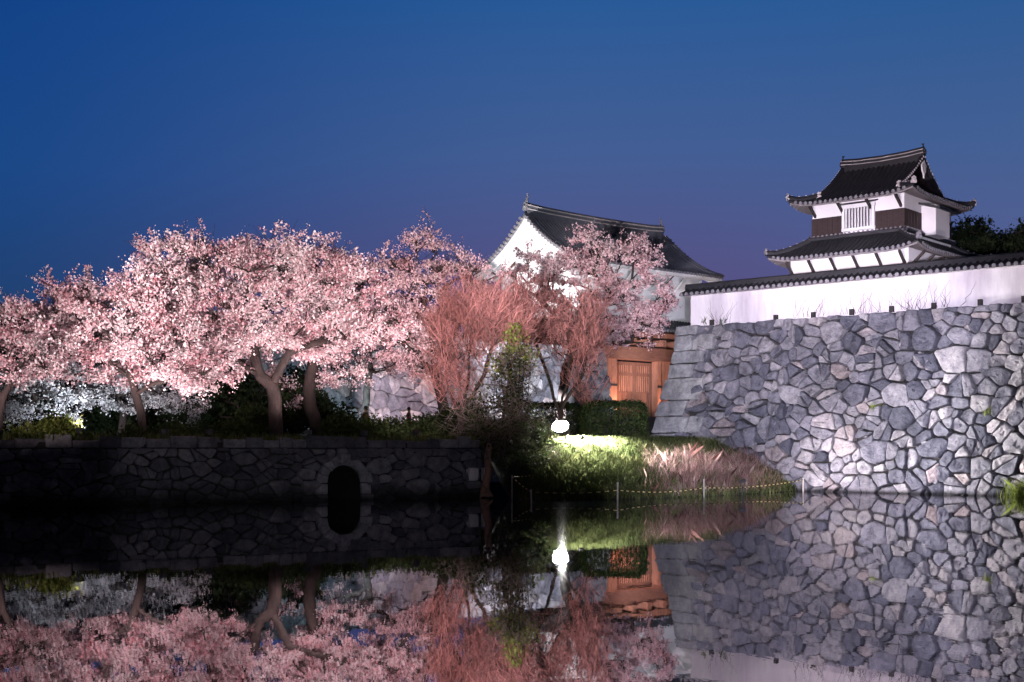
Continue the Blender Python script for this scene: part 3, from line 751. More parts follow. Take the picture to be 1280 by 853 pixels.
# bay with its own little roof on the shaded side
mb = MB(); mb.box(TF(US1+.03, UW0+2.0, 12.6), d3*.75, i3*1.7, (0, 0, 1.5)); bay = mb.build('side_bay', M['plaster'], tur)
mb = MB(); mb.add([TF(US1-.05, UW0+1.7, 14.25), TF(US1-.05, UW0+4.0, 14.25), TF(US1+1.1, UW0+4.0, 13.92), TF(US1+1.1, UW0+1.7, 13.92), TF(US1-.05, UW0+1.7, 14.15), TF(US1-.05, UW0+4.0, 14.15), TF(US1+1.1, UW0+4.0, 13.80), TF(US1+1.1, UW0+1.7, 13.80)], [(0, 3, 2, 1), (4, 5, 6, 7), (0, 4, 7, 3), (3, 7, 6, 2), (2, 6, 5, 1)]); mb.build('bay_roof', M['tile'], bay)
brackets(None, tur, TF, [(LS0+.15+i*(LS1-LS0-.3)/5, LW0) for i in range(6)], 11.5, WN, .7, .62, M['strut'], .06)
brackets(None, tur, TF, [(LS1, LW0+.3+i*1.2) for i in range(4)], 11.5, WD, .7, .62, M['strut'], .06)
brackets(None, tur, TF, [(US0+.15+i*(US1-US0-.3)/3, UW0) for i in range(4)], 14.4, WN, .7, .5, M['strut'], .06)
mb = MB(); mb.box(TF(US1-.28, UW0-.01, 13.3), d3*.30, i3*.30, (0, 0, 1.2)); mb.build('corner_post', M['plaster'], tur)

# ---------------------------------------------------------------- gatehouse
gat = thing('gatehouse', 'large white gatehouse with curved tiled gable roof above an orange lit timber gate', 'gatehouse', (GO.x, GO.y, 4.1))
GF = Frame(GO, GD, -GN)
g3, gi3 = Vector((GD.x, GD.y, 0)), -Vector((GN.x, GN.y, 0))
X0, X1, HD, WM = -7.3, 8.5, 5.95, 4.5
W0, W1 = WM-HD, WM+HD
ZE, ZR = 15.5, 19.35
mb, hG, pG = roof_tiles(GF, X0, X1, W0, W1, ZE, ZR-ZE, 0, HD, step=.34, rr=.10, lift=0, sides='FB', a=.45)
mb.build('roof', [M['gate_tile'], M['tile_cap']], gat)
mb = MB()
for w_, f in ((W0, 1), (W1, -1)):                             # white eave boards and plaster undersides
    e = [(0.0, ZE-.10), (.02, ZE-.34), (.55, ZE-.30), (HD-4.45, ZE-.05)]
    vs = [GF(X0+.1, w_+f*a, z) for a, z in e]+[GF(X1-.05, w_+f*a, z) for a, z in e]
    mb.add(vs, [(i, i+1, 5+i, 4+i) for i in range(3)])
    mb.add([GF(X1-.05, w_, ZE-.08), GF(X1-.05, w_+f*1.4, ZE+.25), GF(X1-.05, w_+f*1.4, ZE-.05), GF(X1-.05, w_+f*.02, ZE-.36)], [(0, 1, 2, 3)])
mb.build('soffit', M['plaster'], gat)
mb = MB(); es = np.linspace(0, HD, 12)
ridge_bar(mb, [GF(s_, WM, ZR+z) for s_, z in ((X0+.15, .16), (X0+2, .05), (X0+5, -.01), (.6, -.03), (X1-5, -.01), (X1-2, .05), (X1-.6, .16))], .46, .80, -GN, 0, 2)
ornament(mb, GF(X0+.05, WM, ZR+.62), -GD, True, .60, 1); ornament(mb, GF(X1-.5, WM, ZR+.62), GD, True, .55, 1)
for s_, sg in ((X0+.12, -1), (X1-.12, 1)):                     # verge tile rolls with pale round ends
    for w_, f in ((W0, 1), (W1, -1)):
        mb.tube([GF(s_, w_+f*e, hG(e)+.12) for e in es], .15, 8, 0)
        mb.tube([GF(s_-sg*.5, w_+f*e, hG(e)+.12) for e in es], .12, 8, 0)
        for e in np.linspace(.15, HD-.3, 19):
            p = GF(s_, w_+f*e, hG(e)+.10); mb.tube([p, p+g3*sg*.34], .13, 8, 1)
mb.build('ridge', [M['gate_tile'], M['tile_cap'], M['mortar']], gat)
for s_, sg in ((X0, -1), (X1-.3, 1)):
    mb = MB()                                                 # deep white bargeboards
    for w_, f in ((W0, 1), (W1, -1)):
        P = [GF(s_+.08, w_+f*e, hG(e)-.02) for e in es]; Q = [GF(s_+.08, w_+f*min(HD, e+.0), max(ZE-.45, hG(e)-.75)) for e in es]
        th = g3*.14; n = len(es)
        mb.add(P+Q+[p+th for p in P]+[q+th for q in Q], [(i, i+1, n+i+1, n+i) for i in range(n-1)]+[(2*n+i+1, 2*n+i, 3*n+i, 3*n+i+1) for i in range(n-1)]+[(n+i, n+i+1, 3*n+i+1, 3*n+i) for i in range(n-1)]+[(0, n, 3*n, 2*n)])
    mb.build('bargeboard', M['plaster'], gat)
for s_ in (X0+.75, X1-1.0):
    mb = MB(); P = [GF(s_, W0+1.2+i*(HD-1.2)/6, hG(1.2+i*(HD-1.2)/6)-.06) for i in range(7)]+[GF(s_, W1-1.2-i*(HD-1.2)/6, hG(1.2+i*(HD-1.2)/6)-.06) for i in range(5, -1, -1)]
    P += [GF(s_, 8.6, ZE-.1), GF(s_, .05, ZE-.1)]
    mb.add(P, [tuple(range(len(P)))]); gb = mb.build('gable', M['plaster'], gat)
    if s_ < 0:
        for w_, e_ in ((W1-2.3, 2.3), (W1-3.6, 3.6)):          # painted shadow patches under the bargeboard
            mb = MB(); z_ = hG(e_)-1.05
            mb.add([GF(s_-.02, w_-.5, z_-.02), GF(s_-.02, w_+.5, z_-.62), GF(s_-.02, w_+.5, z_-.92), GF(s_-.02, w_-.5, z_-.32)], [(0, 1, 2, 3)]); mb.build('gable_shade', M['wood_dark'], gb)
        mb = MB(); mb.ball(GF(s_-.02, WM, ZR-1.9), .14, 8); mb.build('gable_boss', M['mortar'], gb)
wall_ring(GF, X0+.75, X1-1.0, 0, 8, 11.7, ZE-.02).build('upper_wall', M['plaster'], gat)
brackets(None, gat, GF, [(X0+2+i*1.95, 0) for i in range(7)], ZE-.35, GN, 1.0, .9, M['plaster'])
mb = MB(); p = GF(2.6, -.06, 15.3)                             # rain pipe zigzagging down the wall
mb.tube([GF(3.2, -1.2, 15.4), GF(2.7, -.12, 14.2), GF(3.3, -.12, 13.1), GF(2.7, -.12, 12.2)], .05, 6); mb.build('rain_pipe', M['metal'], gat)
# lower storey: pent roof, timber wall, beam ends, posts, lintel, doors
PX0, PX1 = -3.4, 6.2
mb, hp, pp = roof_tiles(GF, X0+.6, X1-.9, -1.1, 9, 11.0, .85, 0, 1.12, step=.34, rr=.09, lift=0, sides='F', a=.8); mb.build('pent_roof', [M['gate_tile'], M['tile_cap']], gat)
mb = MB(); mb.box(GF(PX0, .4, 8.8), g3*(PX1-PX0), gi3*.3, (0, 0, 2.9)); mb.build('timber_wall', M['wood_dark'], gat)
wall_ring(GF, X0+.9, X1-1.1, .85, 7.9, 2, 11.72).build('passage_wall', M['core'], gat)
for i in range(6):
    mb = MB(); mb.box(GF(PX0+.5+i*1.65, -.85, 9.75), g3*.42, gi3*1.3, (0, 0, .46)); mb.build('beam_end', M['wood'], gat)
mb = MB(); mb.box(GF(PX0, -.62, 10.4), g3*(PX1-PX0), gi3*.3, (0, 0, .36)); mb.build('eave_beam', M['wood'], gat)
mb = MB(); mb.box(GF(PX0-.1, -.62, 8.62), g3*(PX1-PX0), gi3*.9, (0, 0, .95)); mb.build('lintel', M['lintel'], gat)
mb = MB(); mb.box(GF(-2.36, .42, 3.6), g3*.62, gi3*.1, (0, 0, 5.0))
for z in (5.0, 6.4, 7.8): mb.box(GF(-2.36, .37, z), g3*.62, gi3*.05, (0, 0, .22))
mb.build('side_panel', mat('grey_timber', (.24, .21, .20), (.16, .14, .135), 3, .8), gat)
for a, w_ in ((-3.3, .95), (2.15, .42), (2.85, .75), (5.2, .9)):
    mb = MB(); mb.box(GF(a, -.25, 3.4), g3*w_, gi3*.6, (0, 0, 5.22))
    for z in (4.6, 6.6): mb.box(GF(a-.02, -.28, z), g3*(w_+.04), gi3*.03, (0, 0, .16), 1)
    mb.build('gate_post', [M['wood'], M['metal']], gat)
for a, b_ in ((-1.72, .2), (.22, 2.12)):
    mb = MB()
    for s_ in (a, b_-.2): mb.box(GF(s_, .34, 4.0), g3*.2, gi3*.12, (0, 0, 4.5))
    for z, hh in ((4.0, .5), (6.0, .25), (7.45, .22), (8.25, .25)): mb.box(GF(a+.2, .35, z), g3*(b_-a-.4), gi3*.1, (0, 0, hh))
    n = 5
    for i in range(n): mb.box(GF(a+.24+(b_-a-.48)*i/n,   .39, 4.5), g3*((b_-a-.48)/n-.03), gi3*.05, (0, 0, 1.5))
    dr = mb.build('gate_door', M['door'], gat)
    mb = MB(); n = 7
    for i in range(n): mb.box(GF(a+.22+(b_-a-.44)*(i+.25)/n, .37, 6.25), g3*((b_-a-.44)/n*.42), gi3*.06, (0, 0, 2.0))
    mb.build('bar_grille', M['wood'], dr)
    mb = MB(); mb.box(GF(a+.15, .52, 4.0), g3*(b_-a-.3), gi3*.02, (0, 0, 4.5)); mb.build('painted_dark', M['black'], dr)  # black sheet paints in the shade behind the door bars

# ---------------------------------------------------------------- plants
def tree_skeleton(trunks, targets, rnd, base_r, pen=.28):
    """trunk polylines, then each crown target attaches to the nearest earlier node; returns tubes (points, radii) and tips"""
    P, par = [], []
    def add(p, k): P.append(np.array(p)); par.append(k); return len(P)-1
    first = None
    for tr in trunks:
        tr = [np.array(p) for p in tr]
        if first is None: k = add(tr[0], -1); first = k
        else: k = int(np.argmin([np.linalg.norm(q-tr[0]) for q in P]))
        for p in tr[1:]:
            q0 = P[k]; n = max(1, int(np.linalg.norm(p-q0)/.45))
            for i in range(1, n+1):
                q = q0+(p-q0)*i/n+(rnd.normal(0, .03, 3) if i < n else 0); k = add(q, k)
    n_tr = len(P); low = P[0][2]+.35*(max(p[2] for p in P)-P[0][2])
    ok = [i for i in range(n_tr) if P[i][2] > low]
    depth = {i: 0.0 for i in range(n_tr)}
    ctr = np.mean([P[i] for i in ok], axis=0)
    for p in sorted(targets, key=lambda p: np.linalg.norm(p-ctr)):
        cand = ok; A = np.array([P[i] for i in cand]); dist = np.linalg.norm(A-p, axis=1)
        cost = dist+np.array([pen*depth[i] for i in cand])+np.maximum(0, A[:, 2]-p[2])*.5
        k = cand[int(np.argmin(cost))]; q0 = P[k]; L = np.linalg.norm(p-q0); n = max(1, int(L/.5)); d0 = depth[k]
        bow = np.array([0, 0, rnd.uniform(.02, .14)*L])
        for i in range(1, n+1):
            f = i/n; q = q0+(p-q0)*f+bow*(4*f*(1-f))+(rnd.normal(0, .05, 3) if i < n else 0)
            k = add(q, k); depth[k] = d0+L*f; ok.append(k)
    cnt = np.zeros(len(P)); ch = [[] for _ in P]
    for i in range(len(P)-1, 0, -1):
        cnt[i] = max(cnt[i], 1)
        if par[i] >= 0: cnt[par[i]] += cnt[i]; ch[par[i]].append(i)
    rad = np.maximum(.012, base_r*(cnt/cnt[0])**.46)
    return P, ch, rad
def tubes_from(P, ch, rad, mb, mi=0):
    st = [(0, None)]
    while st:
        i, pr = st.pop(); chain = ([pr] if pr is not None else [])+[i]
        while ch[i]:
            c_ = sorted(ch[i], key=lambda k: -rad[k])
            for k in c_[1:]: st.append((k, i))
            i = c_[0]; chain.append(i)
        rr = [rad[k] for k in chain]
        if pr is not None: rr[0] = rr[1]
        n = 10 if rr[0] > .12 else (6 if rr[0] > .04 else 4)
        mb.tube([P[k] for k in chain], rr, n, mi)
def quads(c, size, rnd, asp=1.0, up=0.0):
    """one small bent face per point"""
    n = len(c); a = rnd.normal(size=(n, 3)); a[:, 2] += up; a /= np.linalg.norm(a, axis=1)[:, None]
    b = np.cross(a, rnd.normal(size=(n, 3))); b /= np.linalg.norm(b, axis=1)[:, None]; nn = np.cross(a, b)
    s = (size*rnd.choice([.6, .8, 1, 1.25, 1.7], n))[:, None] if np.isscalar(size) else size[:, None]
    v = np.stack([c-a*s, c-b*s*asp+nn*s*.35, c+a*s, c+b*s*asp+nn*s*.35], 1).reshape(-1, 3)
    return v, np.arange(n*4).reshape(-1, 4)
def tris(c, size, rnd, asp=1.0):
    n = len(c); a = rnd.normal(size=(n, 3)); a /= np.linalg.norm(a, axis=1)[:, None]
    b = np.cross(a, rnd.normal(size=(n, 3))); b /= np.linalg.norm(b, axis=1)[:, None]
    s = (size*rnd.uniform(.6, 1.35, n))[:, None]
    v = np.stack([c-b*s*asp*.6, c+b*s*asp*.6, c+a*s*1.5], 1).reshape(-1, 3)
    return v, np.arange(n*3).reshape(-1, 3)
def lobes_pts(lobes, n, rnd, hollow=.45):
    """points through a union of ellipsoid lobes given as (px, py, d, rx px, ry px, rd m), fuller near the outside"""
    out = []; vol = np.array([l[3]*l[4] for l in lobes], float); vol /= vol.sum()
    for k in rnd.choice(len(lobes), n, p=vol):
        px, py, d, rx, ry, rd = lobes[k]; c_ = np.array(at(px, py, d)); s = d/F
        u = rnd.normal(size=3); u /= np.linalg.norm(u); r = (hollow+(1-hollow)*rnd.random())**(1/2.2)
        out.append(c_+u*r*np.array([rx*s, rd, ry*s]))
    return out
def blossom_tree(name, label, trunks_px, lobes, n_t, base_r, bmat, seed, per=62, size=.036, group=None, twl=(.35, .85), sprigs=10, cat='cherry tree', upb=.18, zmin=None):
    rnd = np.random.default_rng(seed)
    trunks = [[np.array(at(*p)) for p in tr] for tr in trunks_px]
    b0 = trunks[0][0]; b0[2] = ground_z(b0[0], b0[1])-.1
    T = lobes_pts(lobes, n_t, rnd)
    P, ch, rad = tree_skeleton(trunks, T, rnd, base_r)
    root = thing(name, label, cat, (b0[0], b0[1], b0[2]+.1), group)
    mb = MB(); tubes_from(P, ch, rad, mb)
    # root flare
    for k in range(5):
        a = 2*math.pi*k/5+rnd.uniform(-.3, .3); mb.tube([b0+np.array([0, 0, .55]), b0+np.array([math.cos(a)*base_r*.9, math.sin(a)*base_r*.9, .18]), b0+np.array([math.cos(a)*base_r*2, math.sin(a)*base_r*2, -.1])], [base_r*.55, base_r*.45, base_r*.2], 6)
    ctr = np.mean(T, axis=0); pts = []
    tip_nodes = [i for i in range(len(P)) if rad[i] < base_r*.22]
    tips = list(T)+[P[i] for i in rnd.choice(tip_nodes, min(len(tip_nodes), n_t), replace=False)]
    topz = np.quantile([p[2] for p in T], .8)
    for p in tips:
        for j in range(rnd.integers(4, 7)):
            o = p-ctr; o = o/(np.linalg.norm(o)+1e-6); dr = rnd.normal(size=3)*np.array([.8, .7, .38])+o*.45+np.array([0, 0, upb]); dr /= np.linalg.norm(dr)
            L = rnd.uniform(*twl)*(1.0 if p[2] < topz else 1.3)
            q1 = p+dr*L*.5+rnd.normal(0, .04, 3); q2 = p+dr*L+np.array([0, 0, rnd.uniform(-.05, .12)])
            mb.tube([p, q1, q2], [.014, .010, .005], 3, 0, False)
            m_ = rnd.integers(per//2, per+1); f = rnd.random(m_)**.8
            base = np.where(f[:, None] < .5, p+(q1-p)*(f[:, None]*2), q1+(q2-q1)*((f[:, None]-.5)*2))
            pts.append(base+rnd.normal(0, .085, (m_, 3)))
    hi = sorted(range(len(T)), key=lambda i: -T[i][2])[:max(8, len(T)//6)]
    for k in range(sprigs):                                    # thin shoots with sparse flowers breaking the outline
        p = T[hi[rnd.integers(0, len(hi))]]; dr = np.array([rnd.normal(0, .55), rnd.normal(0, .4), 1.0]); dr /= np.linalg.norm(dr); L = rnd.uniform(.8, 1.7)
        q = [p+dr*L*f+rnd.normal(0, .05, 3)*f for f in (0, .35, .7, 1)]
        mb.tube(q, [.016, .012, .009, .005], 3, 0, False)
        for _ in range(int(L*14)):
            f = rnd.random()*3; i = int(f); pts.append((q[i]+(q[min(3, i+1)]-q[i])*(f-i)+rnd.normal(0, .06, (3, 3))))
    mb.build('trunk', M['bark'], root, smooth=True)
    c_ = np.concatenate(pts)
    dn = np.array([noise.noise((p[0]*.95+seed, p[1]*.95, p[2]*2.0)) for p in c_]); c_ = c_[dn+rnd.normal(0, .09, len(c_)) > -.13]
    if zmin is not None: c_ = c_[c_[:, 2] > zmin]
    v, q = quads(c_, size, rnd, .85)
    np_mesh('blossom_crown', v, q, bmat, root)
    return root, len(c_)
nb = 0
def bt(*a, **k):
    global nb; r, n = blossom_tree(*a, **k); nb += n; return r
bt('cherry_tree', 'pink cherry cut by the left edge with a leaning slender trunk', [[(-2, 556, 45.5), (0, 520, 45.5), (4, 497, 45.5), (18, 470, 45.5), (30, 445, 45.4)], [(0, 508, 45.5), (-20, 470, 45.5), (-40, 440, 45.5)]],
   [(-30, 445, 45.5, 55, 48, 1.6), (30, 440, 45, 50, 34, 1.4), (8, 415, 45.5, 40, 30, 1.3), (60, 430, 45, 25, 25, 1)], 70, .13, M['blossom'], 31, sprigs=6)
bt('cherry_tree', 'slim pink cherry forking low, second trunk from the left edge', [[(178, 552, 48), (177, 520, 48), (170, 494, 48), (165, 474, 48), (160, 440, 47.8), (150, 400, 47.5)], [(170, 494, 48), (190, 480, 47.6), (225, 470, 47.2), (255, 468, 47)], [(166, 480, 48), (140, 455, 48.2), (105, 430, 48.4)]],
   [(150, 405, 47.5, 75, 48, 1.8), (95, 400, 48, 50, 42, 1.5), (215, 440, 47.2, 65, 38, 1.6), (130, 450, 48, 70, 28, 1.5), (80, 372, 48, 32, 22, 1), (250, 460, 47, 40, 26, 1.2), (190, 370, 47.6, 45, 40, 1.5)], 165, .16, M['blossom'], 32, sprigs=16)
bt('cherry_tree', 'biggest pink cherry with a thick forked trunk left of the arch', [[(346, 554, 50.5), (345, 530, 50.5), (344, 500, 50.5), (340, 482, 50.4), (350, 462, 50.2), (362, 440, 50)], [(342, 488, 50.4), (325, 470, 50.2), (300, 452, 49.8), (270, 440, 49.5)], [(356, 450, 50.1), (390, 430, 50.2), (430, 420, 50.4)], [(330, 476, 50.2), (318, 440, 50.2), (300, 400, 50.2)]],
   [(330, 372, 50.3, 105, 62, 2.2), (240, 385, 49.6, 75, 58, 2), (415, 380, 50.8, 66, 46, 2), (300, 338, 50.3, 70, 36, 1.7), (225, 340, 49.8, 48, 35, 1.5), (385, 335, 50.6, 62, 32, 1.7), (262, 440, 49.5, 75, 24, 1.8), (398, 425, 50.5, 40, 22, 1.6), (335, 412, 49.8, 60, 30, 1.7), (190, 400, 49.5, 30, 45, 1.2), (380, 375, 50.5, 60, 50, 2), (345, 340, 50.4, 60, 40, 1.8)], 390, .27, M['blossom'], 33, sprigs=34)
bt('cherry_tree', 'dark trunked cherry leaning left behind the biggest cherry', [[(398, 551, 54), (396, 530, 54), (388, 510, 54), (386, 490, 54), (392, 455, 54), (410, 420, 54)], [(390, 515, 54), (372, 500, 53.6), (360, 485, 53.4), (345, 460, 53.2)]],
   [(452, 388, 54.5, 48, 32, 1.8), (395, 425, 54, 45, 30, 1.5), (468, 412, 54, 50, 16, 1.4), (412, 352, 54, 48, 30, 1.5), (425, 468, 53.8, 26, 10, .8)], 105, .27, M['blossom'], 34, sprigs=10)
bt('cherry_tree', 'airy pale pink cherry with a tall sprig, left of the red twigged shrubs', [[(560, 549, 58), (556, 520, 58), (548, 480, 58), (540, 430, 58), (530, 380, 58)], [(544, 455, 58), (575, 400, 58.5)], [(546, 470, 58), (505, 430, 57.6), (480, 410, 57.6)]],
   [(520, 375, 58, 50, 45, 1.8), (560, 365, 58.5, 38, 40, 1.6), (500, 425, 57.8, 48, 36, 1.6), (550, 425, 58, 45, 36, 1.6), (530, 318, 58, 20, 26, .8), (555, 330, 58, 26, 20, .9), (495, 350, 58, 32, 28, 1.2), (470, 390, 58, 28, 28, 1), (592, 380, 59, 30, 44, 1.4), (620, 372, 59.5, 24, 30, 1.2), (520, 455, 57.8, 40, 14, 1.2)], 235, .24, M['blossom_pale'], 35, sprigs=16, per=38)
bt('cherry_tree', 'pale cherry in front of the gatehouse reaching over the timber gate', [[(700, 545, 76), (702, 510, 76), (706, 470, 76), (718, 420, 76), (728, 370, 76)], [(708, 455, 76), (745, 430, 75.6), (790, 428, 75), (815, 430, 75)], [(715, 430, 76), (690, 390, 76), (670, 370, 76)], [(722, 400, 76), (765, 370, 75.6), (790, 350, 75.6)]],
   [(770, 345, 75.5, 42, 42, 2.2), (728, 318, 76, 24, 26, 1.2), (720, 360, 76, 50, 38, 2.2), (770, 395, 75, 46, 34, 2), (798, 400, 74.6, 30, 16, 1.6), (795, 320, 75.6, 24, 20, 1.2), (672, 345, 76.5, 36, 26, 1.6), (745, 410, 75.5, 40, 26, 1.8), (652, 374, 76.5, 26, 16, 1.4), (815, 370, 75.4, 28, 24, 1.6), (622, 398, 77, 36, 32, 1.8)], 265, .30, M['blossom_pale'], 36, sprigs=14, per=40, size=.05)
bt('cherry_tree', 'white blossomed cherry low behind the trees at the left edge', [[(30, 552, 58), (35, 520, 58), (45, 490, 58)]],
   [(50, 485, 57.5, 60, 34, 2), (95, 500, 57.5, 34, 22, 1.4), (20, 500, 57.5, 40, 28, 1.4), (80, 465, 58, 50, 24, 1.6)], 110, .18, M['blossom_white'], 37, sprigs=2, upb=-.15, per=34)
bt('cherry_tree', 'white blossomed cherry with drooping sprays behind the slim forking cherry', [[(150, 552, 60), (155, 515, 60), (165, 480, 60)]],
   [(140, 478, 59.5, 50, 26, 1.8), (190, 480, 59.5, 50, 26, 1.6), (225, 498, 59, 28, 24, 1.0), (175, 495, 59.5, 40, 18, 1.4)], 85, .18, M['blossom_white'], 38, sprigs=2, upb=-.3, per=30)
bt('cherry_tree', 'dim mauve cherry far back in front of the flank wall', [[(455, 535, 70), (458, 490, 70), (465, 450, 70)]],
   [(450, 440, 70, 70, 30, 2.5), (520, 450, 70, 50, 34, 2), (400, 450, 69, 40, 34, 2)], 70, .2, M['blossom_pale'], 39, sprigs=2, per=24)

def twig_shrub(name, label, cat, stems, lobes, n, tmat, seed, r0=.014, leaf=None, nleaf=0, group=None, droop=0.0, sub=3):
    """bare shrub: stems fanning from the base, then masses of fine twigs through the crown"""
    rnd = np.random.default_rng(seed); b = np.array(at(*stems[0][0])); gz = ground_z(b[0], b[1])
    root = thing(name, label, cat, (b[0], b[1], gz), group)
    mb = MB(); trunks = []
    for st in stems:
        st = [np.array(at(*p)) for p in st]; trunks.append(st)
    trunks[0][0][2] = gz-.1
    T = lobes_pts(lobes, n, rnd, .1); P, ch, rad = tree_skeleton(trunks, T, rnd, .09*len(stems)**.3, pen=.12)
    tubes_from(P, ch, np.maximum(rad, .012), mb); mb.build('stems', M['bark'], root); mb = MB()
    for p in T:
        for _ in range(sub):
            dr = rnd.normal(size=3)*np.array([.55, .45, .35])+np.array([0, 0, .85-droop]); dr += (p-b)*np.array([.10, .05, .02]); dr /= np.linalg.norm(dr); L = rnd.uniform(.5, 1.7)
            q = [p, p+dr*L*.4+rnd.normal(0, .04, 3), p+dr*L*.75+rnd.normal(0, .06, 3), p+dr*L+np.array([0, 0, -droop*L*.5])]
            mb.tube(q, [r0, r0*.8, r0*.6, r0*.35], 3, 0, False)
            for k in range(2):
                i = rnd.integers(1, 3); d2 = dr*.7+rnd.normal(size=3)*.5; d2 /= np.linalg.norm(d2); l2 = L*rnd.uniform(.25, .5)
                mb.tube([q[i], q[i]+d2*l2*.6, q[i]+d2*l2+np.array([0, 0, .03])], [r0*.6, r0*.5, r0*.3], 3, 0, False)
    mb.build('branches', tmat, root)
    if leaf is not None:
        c_ = np.array([T[i] for i in rnd.integers(0, len(T), nleaf)])+rnd.normal(0, .22, (nleaf, 3)); v, q = quads(c_, .055, rnd, .55); np_mesh('leaves', v, q, leaf, root)
    return root
twig_shrub('bare_shrub', 'red twigged bare shrub in front of the airy pale cherry', 'shrub', [[(575, 545, 56), (578, 515, 56), (585, 480, 56), (588, 430, 56)], [(576, 530, 56), (560, 480, 56), (550, 430, 56)], [(578, 520, 56), (605, 470, 56), (618, 420, 56)]],
   [(588, 420, 56, 48, 55, 1.6), (555, 440, 56, 26, 60, 1.3), (625, 415, 56, 32, 45, 1.4), (600, 395, 56, 50, 32, 1.4), (570, 490, 55.6, 36, 25, 1.1), (640, 450, 56, 24, 44, 1.1), (650, 400, 57, 28, 40, 1.2)], 520, M['twig_red'], 41, group='red twigged shrubs by the causeway end', r0=.012)
twig_shrub('bare_shrub', 'red twigged bare shrub between the green sprig and the timber gate', 'shrub', [[(700, 545, 62), (702, 510, 62), (710, 470, 62), (715, 420, 62)], [(701, 520, 62), (685, 470, 62), (670, 430, 62)], [(702, 515, 62), (728, 470, 62), (735, 430, 62)]],
   [(708, 425, 62, 42, 52, 1.6), (738, 420, 62, 22, 55, 1.3), (672, 405, 62, 38, 42, 1.4), (732, 478, 62, 22, 40, 1.2), (652, 398, 61, 34, 42, 1.2)], 410, M['twig_red'], 42, group='red twigged shrubs by the causeway end', r0=.013)
twig_shrub('tangled_shrub', 'dark tangled shrub with green sprigs and hanging twigs above the rope', 'shrub', [[(628, 572, 53.5), (628, 540, 54), (632, 500, 54.5), (640, 455, 55)], [(628, 555, 54), (610, 520, 54), (600, 490, 54)], [(630, 540, 54), (655, 505, 54.5), (672, 480, 55)]],
   [(625, 520, 54, 45, 38, 1.5), (640, 470, 55, 24, 40, 1.2), (660, 545, 53.5, 36, 30, 1.4), (605, 548, 53.5, 30, 22, 1.2), (640, 572, 52.5, 40, 18, 1.2)], 300, M['twig_grey'], 43, leaf=M['leaf'], nleaf=5500, droop=.75, r0=.012)
# green sprig in the shrubs
def leaf_shrub(name, label, cat, lobes, n, lmat, seed, size=.06, stems=8, group=None, asp=.5, hollow=.3, stem_mat=None):
    rnd = np.random.default_rng(seed); px, py, d = lobes[0][:3]; c_ = at(px, py, d); gz = ground_z(c_.x, c_.y)
    root = thing(name, label, cat, (c_.x, c_.y, gz), group); b = np.array((c_.x, c_.y, gz-.05))
    pts = np.array(lobes_pts(lobes, n//26, rnd, hollow))
    mb = MB()
    for i in rnd.choice(len(pts), min(stems, len(pts)), replace=False):
        p = pts[i]; mid = (b+p)/2+np.array([(p[0]-b[0])*.2, (p[1]-b[1])*.2, .1]); mb.tube([b+rnd.normal(0, .08, 3)*[1, 1, 0], mid, p], [.035, .025, .01], 5)
    mb.build('stems', stem_mat or M['bark'], root)
    c2 = np.repeat(pts, 26, axis=0)+rnd.normal(0, .17, (len(pts)*26, 3)); c2 = c2[c2[:, 2] > gz]
    v, q = quads(c2, size, rnd, asp, .3); np_mesh('foliage', v, q, lmat, root)
    return root
leaf_shrub('leafy_sapling', 'bright green leafy sapling between the two red twigged shrubs', 'sapling', [(646, 428, 55, 13, 22, .5), (634, 455, 55, 18, 16, .6), (660, 447, 55, 8, 9, .3)], 1300, M['leaf_yellow'], 51, stems=10)
leaf_shrub('shrub', 'yellow green lit shrub on the wall top near the left edge', 'shrub', [(62, 540, 44.6, 18, 10, .5), (80, 536, 44.6, 9, 9, .4), (25, 545, 44.6, 14, 6, .4)], 2600, M['leaf_yellow'], 52)
leaf_shrub('shrub', 'small green plant beside the slim cherry trunk', 'shrub', [(163, 545, 47, 9, 8, .35)], 600, M['leaf'], 53)
sh = [(215, 546, 48.2, 34, 9, .6, 'low dark green shrub at the wall top right of the slim trunk'),
      (290, 543, 49.5, 34, 12, .7, 'dark green shrub left of the biggest trunk'),
      (318, 530, 53, 24, 18, .8, 'taller dim shrub just behind the biggest trunk'),
      (425, 538, 53.5, 24, 14, .7, 'green shrub right of the dark leaning trunk above the arch'),
      (462, 537, 54, 24, 13, .7, 'green shrub in front of the person in brown'),
      (500, 538, 55, 24, 12, .7, 'green shrub in front of the person in dull red'),
      (535, 536, 56, 20, 14, .7, 'green shrub beside the pale stone left of the red twigs'),
      (575, 530, 57, 28, 20, .9, 'dark green shrub at the foot of the red twigs')]
for i, (px, py, d, rx, ry, rd, lb) in enumerate(sh):
    leaf_shrub('shrub', lb, 'shrub', [(px, py, d, rx, ry, rd)], int(rx*ry*8), M['leaf'], 60+i, group='shrubs along the wall top')
